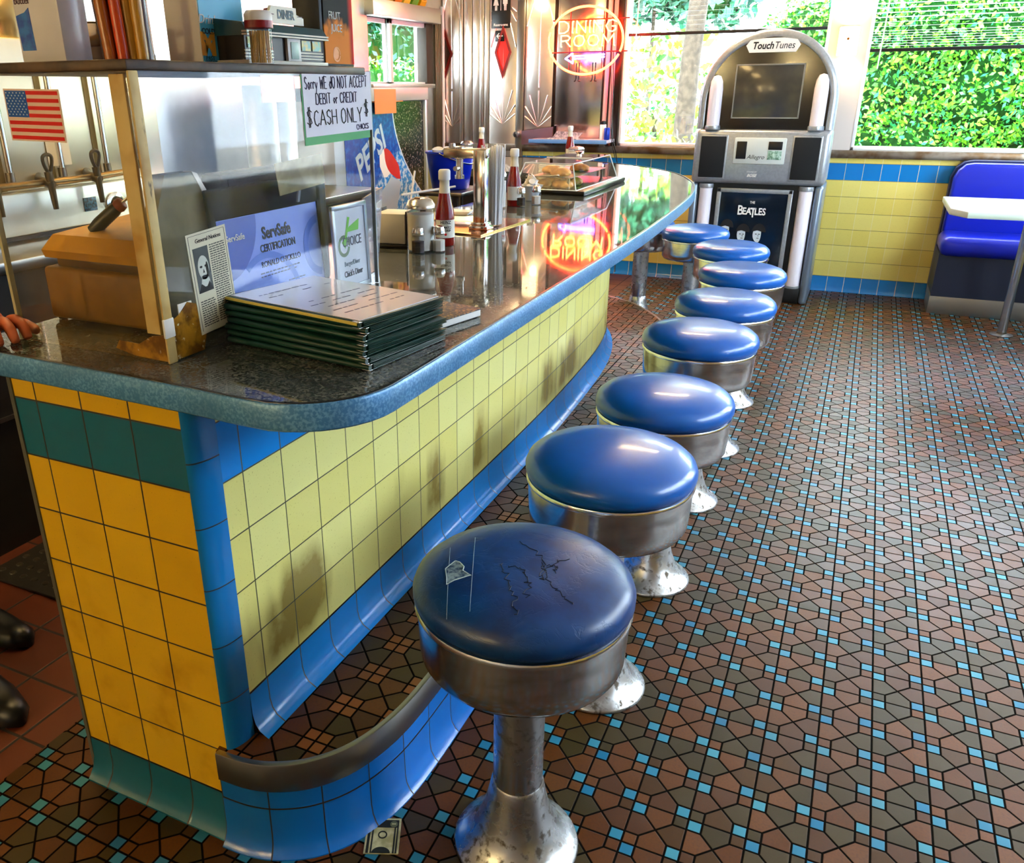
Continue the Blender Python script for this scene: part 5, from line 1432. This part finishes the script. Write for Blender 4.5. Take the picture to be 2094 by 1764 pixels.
# steel shelf unit and the blue bucket behind the far part of the counter
su = thing('work_shelf', 'dark steel work shelf behind the counter, holding the blue bucket', 'shelf', (-.92, 2.80, 0))
b = MB(); b.box(-.052, .17, -.15, .17, .885, .905, .004); b.done('shelf_top', DSTEEL, su)
b = MB(); b.box(-.052, .17, -.15, .17, .30, .32, .004); b.done('lower_shelf', DSTEEL, su)
for x in (-.038, .156):
    for y in (-.135, .155): b = MB(); b.cyl((x, y, 0), (x, y, .886), .014, 10); b.done('leg', DSTEEL, su)
bk = thing('blue_bucket', 'bright blue bucket filled with white crockery pieces behind the counter', 'bucket', (-.878, 2.80, .9055))
b = MB(); b.lathe([(0, 0), (.082, 0), (.088, .004), (.112, .160), (.118, .162), (.118, .170), (.108, .170), (.084, .01), (0, .01)], 32, cap=False); b.done('pail', pmat('bright_blue', '#0c2cd0', .3, coat=.2), bk, 50)
b = MB(); b.tube([(.117 * cos(a), .117 * sin(a), .166 - .05 * sin(pi * k / 16)) for k, a in enumerate([pi * q / 16 - pi / 2 for q in range(17)])], .0025, 6); b.done('handle', CHROME, bk, 60)
random.seed(5)
CRO = pmat('white_crockery', '#efeff2', .3)
for k in range(9):
    a = k * 2.4; r = .082 * sqrt((k + .5) / 9)
    t = thing('white_cup', 'small white cup heaped at the rim of the blue bucket', 'cup', (-.878 + r * cos(a), 2.80 + r * sin(a), .9055 + .150), 0, 'cups in the blue bucket', rot=(random.uniform(-.5, .5), random.uniform(-.5, .5), 0))
    b = MB(); b.lathe([(0, 0), (.018, 0), (.026, .03), (.024, .03), (.016, .004), (0, .004)], 14, cap=False); b.done('cup_body', CRO, t, 50)
sc = thing('blue_scoop', 'light blue plastic scoop hanging over the edge below the blue bucket', 'scoop', (-.715, 2.73, .9055), rot=(0, radians(20), radians(40)))
b = MB(); b.tube(catmull([(0, 0, .0), (.035, 0, -.02), (.05, 0, -.06), (.055, 0, -.1)], 5), .011, 8); b.ball((.052, 0, -.12), .028, 14, (1.1, .8, .6)); b.done('scoop_body', pmat('light_blue_plastic', '#1d7ae0', .3), sc, 60)
pi_ = thing('white_pipe', 'thin white straw-like rod leaning by the first ketchup bottle', 'rod', (-.25, 1.20, CT + .001))
b = MB(); b.cyl((0, 0, .004), (-.02, .10, .17), .003, 8); b.cyl((-.01, .0, .115), (.08, .16, .125), .003, 8); b.done('rod', WHITE, pi_)
nh = thing('napkin_holder', 'dark and chrome napkin holder left of the large sugar shaker', 'napkin holder', (-.205, 1.075, CT + .0005), radians(8))
b = MB(); b.box(-.055, .045, -.05, .05, 0, .010, .002); b.box(-.055, -.05, -.05, .05, .01, .095, .001); b.box(.04, .045, -.05, .05, .01, .095, .001); b.done('holder', BLACK, nh)
b = MB(); b.box(-.047, .037, -.045, .045, .011, .088, .002); b.done('napkins', PAPER, nh)
# kitchen floor mat with raised studs
fm = thing('rubber_floor_mat', 'dark studded rubber mat on the red kitchen tiles', 'mat', (-1.0, .7, 0))
b = MB(); b.box(-.30, .28, -.28, 1.6, .0005, .010, .003); b.done('mat_sheet', pmat('dark_rubber', '#12100d', .6), fm)
b = MB()
for i in range(12):
    for j in range(24): b.lathe([(.011, .0), (.009, .004), (0, .005)], 8, (-.27 + i * .046 + (j % 2) * .023, -.24 + j * .042, .0095), cap=False)
b.done('studs', pmat('rubber_stud', '#2a251c', .4), fm, 50)['kind'] = 'stuff'
# bank note on the floor
bn = thing('folded_banknote', 'folded green banknote lying on the mosaic floor near the curved step', 'banknote', (.255, .115, .0005), radians(24.0), rot=(0, 0, radians(24)))
NOTE = pmat('note_paper', '#c9c79a', .7, var=.3, vscale=50, col2='#a3a070'); NGR = pmat('note_dark', '#141a12', .6)
b = MB(); b.box(-.033, .033, -.041, .041, 0, .0015); b.box(-.032, .034, -.041, .0405, .0015, .003); b.done('note_paper', NOTE, bn, smooth=0)
b = MB()
b.box(-.029, .030, .018, .036, .003, .0034)
for x0, x1 in ((-.029, -.024), (-.021, -.018), (.022, .025), (.027, .030)): b.box(x0, x1, -.041, .018, .003, .0034)
b.prism([(.012 * cos(a) * 1.5, -.041 + .014 * sin(a)) for a in [pi * k / 12 for k in range(13)]], .003, .0034); b.lathe([(.009, .003), (.009, .0035), (.0065, .0035), (.0065, .003)], 20, (0, .001, 0), cap=False)
b.done('engraving', NGR, bn, 0)
b = MB()
for x in (-.020, .020): b.lathe([(0, .0035), (.0075, .0035), (.0075, .0038), (0, .0038)], 16, (x, .026, 0), cap=False)
b.done('corner_numeral_oval', pmat('note_mid', '#5a624a', .6), bn, 0)
b = MB()
for x in (-.020, .020): b.box(x - .004, x + .004, .025, .0275, .0038, .0041)
b.done('numeral', NOTE, bn, 0)

# bright packets along the top of the kitchen window header
PKC = ['#f2c81c', '#e8861a', '#f0d040', '#6fae2a', '#e9b010']
for k in range(5):
    lab = ('yellow', 'orange', 'pale yellow', 'green', 'golden yellow')[k] + ' snack packet on the kitchen window header, ' + ('nearest', 'second', 'middle', 'fourth', 'farthest')[k] + ' of the row'
    t = thing('snack_packet', lab, 'packet', (XL + .035, 4.62 + k * .12, 1.901), 0, 'snack packets on the window header')
    b = MB(); b.loft([[(-.004, -.045, 0), (.004, -.045, 0), (.004, .045, 0), (-.004, .045, 0)], [(-.022, -.042, .03), (.022, -.042, .03), (.022, .042, .03), (-.022, .042, .03)], [(-.022, -.042, .08), (.022, -.042, .08), (.022, .042, .08), (-.022, .042, .08)], [(-.003, -.046, .12), (.003, -.046, .12), (.003, .046, .12), (-.003, .046, .12)]])
    b.done('packet_body', pmat('packet_foil', PKC[k], .3), t, 30)
    b = MB(); b.box(.0222, .0226, -.022, .022, .04, .066); b.done('printed_band', pmat('packet_print', ('#b02a10', '#f6e8c0', '#a03818', '#f4e060', '#8a2a12')[k], .5), t, 0)

# ================================================================ outside the windows
import numpy as np
struct(MB().box(-14, 16, YB + .16, 26, -.25, -.15).done('ground', pmat('pale_pavement', '#d6d2c6', .9), smooth=0))
b = MB(); b.box(-14, XL - .16, -6, YB + .16, -.25, -.15); struct(b.done('ground', pmat('pale_pavement', '#d6d2c6', .9), smooth=0))
b = MB(); b.box(XR + .16, 16, -6, YB + .16, -.25, -.15); struct(b.done('ground', pmat('pale_pavement', '#d6d2c6', .9), smooth=0))

def leafmat(name, a, c, d):
    m, nt, b = new_mat(name)
    g = nt.nodes.new('ShaderNodeNewGeometry')
    r = V(nt, g.outputs['Random Per Island'])
    col = mix(nt, r.step(.25, .55), a, c); col = mix(nt, r.step(.72, .9), col, d)
    nt.links.new(col, b.inputs['Base Color'])
    b.inputs['Roughness'].default_value = .45
    b.inputs['Subsurface Weight'].default_value = 0
    return m
LEAF1 = leafmat('hedge_leaf', '#2f8f1c', '#74c424', '#1f8a58')
LEAF2 = leafmat('pale_leaf', '#5f9a22', '#a3bf3c', '#3d8038')
LEAF3 = leafmat('dark_leaf', '#1f6a4a', '#3f9a70', '#12463a')
BARK = pmat('bark', '#4a4034', .9, var=.5, vscale=16, bmp=.8)
def foliage(name, parent, mat, blobs, n, size, seed, near=False):
    """n folded leaves scattered through the shells of ellipsoid blobs (cx,cy,cz,rx,ry,rz)"""
    r = np.random.default_rng(seed)
    bl = np.array(blobs, float); w = bl[:, 3] * bl[:, 5]; k = r.choice(len(bl), n, p=w / w.sum())
    d = r.normal(size=(n, 3)); d /= np.linalg.norm(d, axis=1)[:, None]
    if near: d[:, 1] = np.where(d[:, 1] > .25, -d[:, 1], d[:, 1])
    rad = 1 - .35 * r.random(n) ** 2.0
    p = bl[k, :3] + d * bl[k, 3:] * rad[:, None]
    u = r.normal(size=(n, 3)); u /= np.linalg.norm(u, axis=1)[:, None]
    q = np.cross(u, d + r.normal(size=(n, 3)) * .6); q /= np.linalg.norm(q, axis=1)[:, None] + 1e-9
    s = size * (.6 + .8 * r.random(n))[:, None]
    V_ = np.stack([p - u * s, p + q * s * .5, p + u * s, p - q * s * .5], 1).reshape(-1, 3)
    me = bpy.data.meshes.new(name)
    me.vertices.add(4 * n); me.vertices.foreach_set('co', V_.ravel())
    me.loops.add(4 * n); me.loops.foreach_set('vertex_index', np.arange(4 * n))
    me.polygons.add(n); me.polygons.foreach_set('loop_start', np.arange(0, 4 * n, 4)); me.polygons.foreach_set('loop_total', np.full(n, 4))
    me.update(); me.validate(); me.materials.append(mat)
    o = bpy.data.objects.new(name, me); C.objects.link(o); o.parent = parent
    return o
def bush(name, label, cat, loc, mat, blobs, n, size, seed, stems=3, core=True, hs=1.0, near=False):
    t = thing(name, label, cat, loc)
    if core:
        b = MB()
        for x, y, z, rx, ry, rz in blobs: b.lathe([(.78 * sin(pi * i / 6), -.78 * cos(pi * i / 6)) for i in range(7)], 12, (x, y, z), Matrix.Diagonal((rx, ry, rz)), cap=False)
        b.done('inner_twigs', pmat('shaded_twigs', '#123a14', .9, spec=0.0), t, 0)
    foliage('foliage', t, mat, blobs, n, size, seed, near)
    for k in range(stems):
        b = MB(); b.cyl(((k - stems / 2) * .5, 0, -.15), ((k - stems / 2) * .55, .05, hs), .04, 8); b.done('stem', BARK, t, 50)
    return t
def row(x0, x1, n, zs, ry, seed):
    r = random.Random(seed); o = []
    for i in range(n):
        for z, rz in zs: o.append((x0 + (x1 - x0) * (i + r.random() * .6) / n, r.uniform(-.15, .15), z + r.uniform(-.1, .1), .52, ry, rz))
    return o
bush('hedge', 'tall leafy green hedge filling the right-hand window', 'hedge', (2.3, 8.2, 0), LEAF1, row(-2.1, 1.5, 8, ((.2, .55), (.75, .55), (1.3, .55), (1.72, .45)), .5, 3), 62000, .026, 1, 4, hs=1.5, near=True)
bush('bush', 'pale yellow green bush low in the left window beside the jukebox', 'bush', (-1.6, 9.6, 0), LEAF2, row(-.9, 1.6, 5, ((.1, .5), (.5, .45)), .6, 5), 1100, .06, 2, 2, core=False, hs=.4)
bush('bush', 'airy pale bush standing higher at the left edge of the left window', 'bush', (-2.0, 12.0, 0), LEAF2, row(-.7, .9, 3, ((.5, .5), (1.2, .5), (1.7, .4)), .5, 6), 900, .085, 3, 2, core=False)
bush('conifer_row', 'low bright green conifers behind the tree trunk in the left window', 'bush', (-2.3, 15.0, 0), LEAF1, row(-1.6, 1.8, 7, ((.3, .4), (.8, .45), (1.2, .35)), .4, 7), 1500, .06, 4, 2, core=False)
t = bush('tree', 'large blue green tree far beyond the left window', 'tree', (-3.5, 19.0, 0), LEAF3, [(-.6, 0, 4.2, 1.6, 1.4, 1.6), (.8, .3, 3.6, 1.3, 1.2, 1.2), (.2, 0, 5.2, 1.6, 1.2, 1.3), (-1.8, 0, 3.4, 1.1, 1, 1.0)], 7000, .12, 8, 1, hs=3.4)
tr = thing('tree', 'bare rough barked tree trunk seen through the left window', 'tree', (-1.38, 10.9, -.15))
b = MB(); b.tube([(0, 0, 0), (.02, 0, .9), (.03, 0, 1.8), (.08, 0, 2.8), (.2, 0, 4.4)], [.17, .13, .12, .115, .10], 14); b.done('trunk', BARK, tr, 60)
foliage('foliage', tr, LEAF2, [(.5, 0, 5.0, 1.5, 1.2, .8), (-1.0, .2, 4.8, 1.0, 1, .6)], 2600, .09, 9)
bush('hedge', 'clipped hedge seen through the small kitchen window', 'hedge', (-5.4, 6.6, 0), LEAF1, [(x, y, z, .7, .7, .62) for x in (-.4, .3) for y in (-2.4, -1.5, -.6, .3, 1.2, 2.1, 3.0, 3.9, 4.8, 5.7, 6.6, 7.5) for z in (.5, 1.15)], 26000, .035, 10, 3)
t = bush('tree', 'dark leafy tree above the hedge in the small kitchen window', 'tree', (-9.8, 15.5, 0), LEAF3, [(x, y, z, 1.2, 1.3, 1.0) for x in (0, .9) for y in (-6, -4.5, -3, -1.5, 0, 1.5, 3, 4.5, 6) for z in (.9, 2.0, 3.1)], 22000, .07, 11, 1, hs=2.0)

hs_ = thing('building', 'blue grey building across the lot beyond the right side windows', 'building', (11, 4, -.15))
b = MB(); b.box(0, 3, -7, 9, 0, 3.6); b.done('wall', pmat('blue_grey_wall', '#66758c', .8), hs_, 0)
b = MB(); b.prism([(-.4, 3.6), (3.4, 3.6), (1.5, 5.0)], -7.4, 9.4, 'xz'); b.done('roof', pmat('grey_roof', '#4a4e56', .8), hs_, 0)
GW = pmat('dark_window', '#1a222c', .2)
for y in (-5, -2.4, .2, 2.8, 5.4): b = MB(); b.box(-.04, .02, y, y + 1.3, .9, 2.4); b.done('window', GW, hs_, 0)

# ================================================================ person at the end of the counter (mostly out of frame)
def skin_mesh(chains, name, mat, parent, sub=2):
    """chains: lists of (x, y, z, r); later chains may start with the index tag ('j', chain, item) to branch"""
    me = bpy.data.meshes.new(name); V_, E_, R_, roots, idx = [], [], [], [], {}
    for ci, ch in enumerate(chains):
        prev = None
        for pi2, p in enumerate(ch):
            if p[0] == 'j': prev = idx[(p[1], p[2])]; continue
            V_.append(p[:3]); R_.append(p[3]); k = len(V_) - 1; idx[(ci, pi2)] = k
            if prev is None: roots.append(k)
            else: E_.append((prev, k))
            prev = k
    me.from_pydata(V_, E_, [])
    o = bpy.data.objects.new(name, me); C.objects.link(o)
    md = o.modifiers.new('s', 'SKIN'); md.use_smooth_shade = True
    for k, d in enumerate(me.skin_vertices[0].data):
        r = R_[k]; d.radius = (r, r) if not isinstance(r, tuple) else r; d.use_root = k in roots
    s = o.modifiers.new('u', 'SUBSURF'); s.levels = s.render_levels = sub
    dg = bpy.context.evaluated_depsgraph_get()
    me2 = bpy.data.meshes.new_from_object(o.evaluated_get(dg))
    bpy.data.objects.remove(o)
    me2.materials.clear(); me2.materials.append(mat)
    me2.polygons.foreach_set('use_smooth', [True] * len(me2.polygons))
    r = bpy.data.objects.new(name, me2); C.objects.link(r); r.parent = parent
    return r
pe = thing('person', 'person in dark clothes at the near counter end, resting one hand on it', 'person', (0, 0, 0))
SKIN = pmat('skin', '#c4643a', .5, var=.15, vscale=40, bmp=.15)
CLO1, CLO2 = pmat('dark_shirt', '#16181f', .8), pmat('dark_trousers', '#0d0f14', .85)
BX, BY = -1.05, .12
D = Vector((.92, -.38, 0)).normalized(); Ls = Vector((.38, .92, 0)).normalized()
Pm = Vector((-.396, -.002, .9835))
def hp(d, l, z): q = Pm + D * d + Ls * l; return (q.x, q.y, z)
body = [[(BX, BY, .95, .095), (BX, BY, 1.10, .090), (BX, BY, 1.25, .105), (BX, BY, 1.40, .105), (BX + .01, BY, 1.50, .052), (BX + .02, BY, 1.58, .062), (BX + .03, BY, 1.66, .092), (BX + .025, BY, 1.74, .075)],
        [('j', 0, 3), (BX + .02, BY - .17, 1.41, .062), (-.80, .02, 1.13, .046), (-.50, .044, 1.012, .032), (Pm.x - .035, Pm.y + .014, .988, .024), (*hp(.0, 0, .986), .024), (*hp(.032, 0, .985), .022)],
        [('j', 0, 3), (BX, BY + .17, 1.41, .062), (BX + .0, BY + .24, 1.14, .046), (BX + .03, BY + .23, .92, .034), (BX + .06, BY + .22, .84, .03)],
        [('j', 0, 0), (BX + .01, BY - .09, .86, .085), (-.985, .045, .50, .058), (-.875, .075, .12, .042), (-.87, .075, .07, .04)],
        [('j', 0, 0), (BX, BY + .10, .86, .085), (BX + .02, BY + .11, .50, .058), (BX - .02, BY + .12, .12, .042), (BX - .01, BY + .12, .07, .04)]]
for l, a, c, e in ((-.032, .030, .056, .074), (-.011, .034, .066, .088), (.011, .034, .064, .086), (.031, .030, .056, .076)):
    body.append([(*hp(.012, l * .85, .984), .0105), (*hp(a + .008, l, .990), .0108), (*hp(c + .006, l * 1.1, .984), .0095), (*hp(e, l * 1.12, .9685), .0082), (*hp(e + .004, l * 1.12, .9645), .0070)])
body.append([(*hp(-.02, .028, .978), .011), (*hp(.0, .052, .972), .0105), (*hp(.03, .060, .967), .0088), (*hp(.046, .058, .9655), .0075)])
body += [[(BX + .10, BY, 1.655, .012), (BX + .128, BY, 1.64, .013), (BX + .118, BY, 1.63, .010)], [(BX + .03, BY - .085, 1.65, .014), (BX + .02, BY - .098, 1.665, .012)], [(BX + .03, BY + .085, 1.65, .014), (BX + .02, BY + .098, 1.665, .012)],
         [(BX + .06, BY + .22, .80, .012), (BX + .07, BY + .22, .75, .009)], [(BX + .065, BY + .205, .80, .011), (BX + .075, BY + .203, .745, .009)], [(BX + .055, BY + .236, .80, .011), (BX + .065, BY + .238, .755, .009)], [(BX + .05, BY + .25, .81, .010), (BX + .058, BY + .254, .768, .008)], [(BX + .08, BY + .20, .84, .011), (BX + .10, BY + .19, .80, .009)]]
skin_mesh(body, 'body', SKIN, pe)
sh = [[(BX, BY, .80, .140), (BX, BY, .92, .146), (BX, BY, 1.08, .140), (BX, BY, 1.25, .152), (BX, BY, 1.39, .142), (BX + .005, BY, 1.47, .078)],
      [('j', 0, 4), (BX + .02, BY - .17, 1.405, .086), (-.955, -.025, 1.315, .078), (-.895, -.005, 1.24, .074), (-.865, .003, 1.205, .072)],
      [('j', 0, 4), (BX, BY + .17, 1.405, .086), (BX + .0, BY + .21, 1.28, .076), (BX + .0, BY + .235, 1.17, .070)]]
skin_mesh(sh, 'shirt', CLO1, pe)
tr_ = [[(BX, BY, .98, .128), (BX, BY, .92, .125)], [('j', 0, 1), (BX + .01, BY - .09, .84, .098), (-.985, .045, .50, .076), (-.88, .075, .12, .060), (-.88, .075, .06, .058)], [('j', 0, 1), (BX, BY + .10, .84, .098), (BX + .02, BY + .11, .50, .076), (BX - .02, BY + .12, .12, .064), (BX - .02, BY + .12, .06, .062)]]
skin_mesh(tr_, 'trousers', CLO2, pe)
SHOE = pmat('black_shoe', '#0b0f12', .35)
for y, x0, x1 in ((.072, -.90, -.645), (BY + .12, -1.14, -.88)):
    dx = (.045 if y < .1 else 0)
    b = MB(); L_ = x1 - x0; loops = []
    for k in range(11):
        f = k / 10; w = .030 + .018 * sin(pi * min(1, f * 1.05)) + (.004 if f > .5 else 0); h = .085 - .045 * min(1, max(0, (f - .25) / .5))
        if f > .9: w *= .72; h *= .8
        if k == 10: w *= .5; h *= .6
        x = x0 + L_ * f; yy = y - dx * f
        loops.append([(x, yy + w * cos(a), max(.0, .012 + (h if sin(a) > 0 else .012) * sin(a))) for a in [2 * pi * q / 14 for q in range(14)]])
    b.loft(loops); b.done('shoe', SHOE, pe, 60)
b = MB(); b.lathe([(.094 * sin(pi * i / 16), .090 * cos(pi * i / 16)) for i in range(10)], 22, (BX + .004, BY, 1.702), Matrix.Rotation(radians(-24), 3, 'Y'), cap=False); b.done('hair', pmat('grey_hair', '#5a5650', .8, bmp=.6, vscale=90), pe, 60)
b = MB()
for s in (-1, 1): b.ball((BX + .112, BY + s * .031, 1.672), .010, 12)
b.done('eye', WHITE, pe, 60)
b = MB()
for s in (-1, 1): b.ball((BX + .1195, BY + s * .031, 1.672), .0045, 10)
b.done('iris', BLACK, pe, 60)
b = MB(); b.tube([(BX + .102, BY - .024, 1.607), (BX + .112, BY, 1.606), (BX + .102, BY + .024, 1.607)], .0045, 8); b.done('mouth', pmat('lip', '#8a3a2c', .5), pe, 60)

# ================================================================ unseen lamps added to brighten the diner (above the frame)
def added_ceiling_lamp(loc, label, col, e, sx=.6, sy=.15):
    t = thing('added_ceiling_light', label, 'added ceiling light', (loc[0], loc[1], ZC - .001))
    b = MB(); b.box(-sx - .02, sx + .02, -sy - .02, sy + .02, -.05, 0, .004); b.done('housing', WHITE, t)
    b = MB(); b.box(-sx, sx, -sy, sy, -.062, -.048, .004); b.done('diffuser', pmat('lit_diffuser', (1, 1, 1), .5, emit=col, estr=e), t)
added_ceiling_lamp((-1.0, .75, 0), 'added warm ceiling light over the coffee urn and case', '#ffd68c', 15, .15, .5)
added_ceiling_lamp((-1.0, 2.6, 0), 'added warm ceiling light over the soda dispenser aisle', '#ffd68c', 15, .15, .5)
added_ceiling_lamp((-.2, 4.9, 0), 'added warm ceiling light near the back wall above the jukebox aisle', '#ffd9a0', 26, .4, .15)
for x, lab in ((-1.35, 'added warm lamp on the unseen front wall, left one of the pair'), (-.25, 'added warm lamp on the unseen front wall, right one of the pair')):  # unseen lamps added to brighten the end panel of the counter
    t = thing('wall_lamp', lab, 'lamp', (x, YF, 1.62))
    b = MB(); b.box(-.06, .06, 0, .012, -.09, .09, .004); b.done('back_plate', pmat('brass_plate', (.7, .5, .25), .3, 1.0), t)
    b = MB(); b.lathe([(.05, -.08), (.07, -.04), (.07, .06), (.05, .09)], 24, (0, .09, 0), cap=False); b.done('shade', clear('lamp_glass', (1, .95, .85), .05), t, 50)
    b = MB(); b.ball((0, .09, 0), .03, 14); b.cyl((0, .01, -.02), (0, .09, -.02), .008, 8); b.done('bulb', pmat('bulb', '#fff4d8', .4, emit='#ffd590', estr=20), t, 60)
    l = light('wall_lamp_glow', 'POINT', (0, .09, 0), 100, (1, .78, .38), .035); l.parent = t
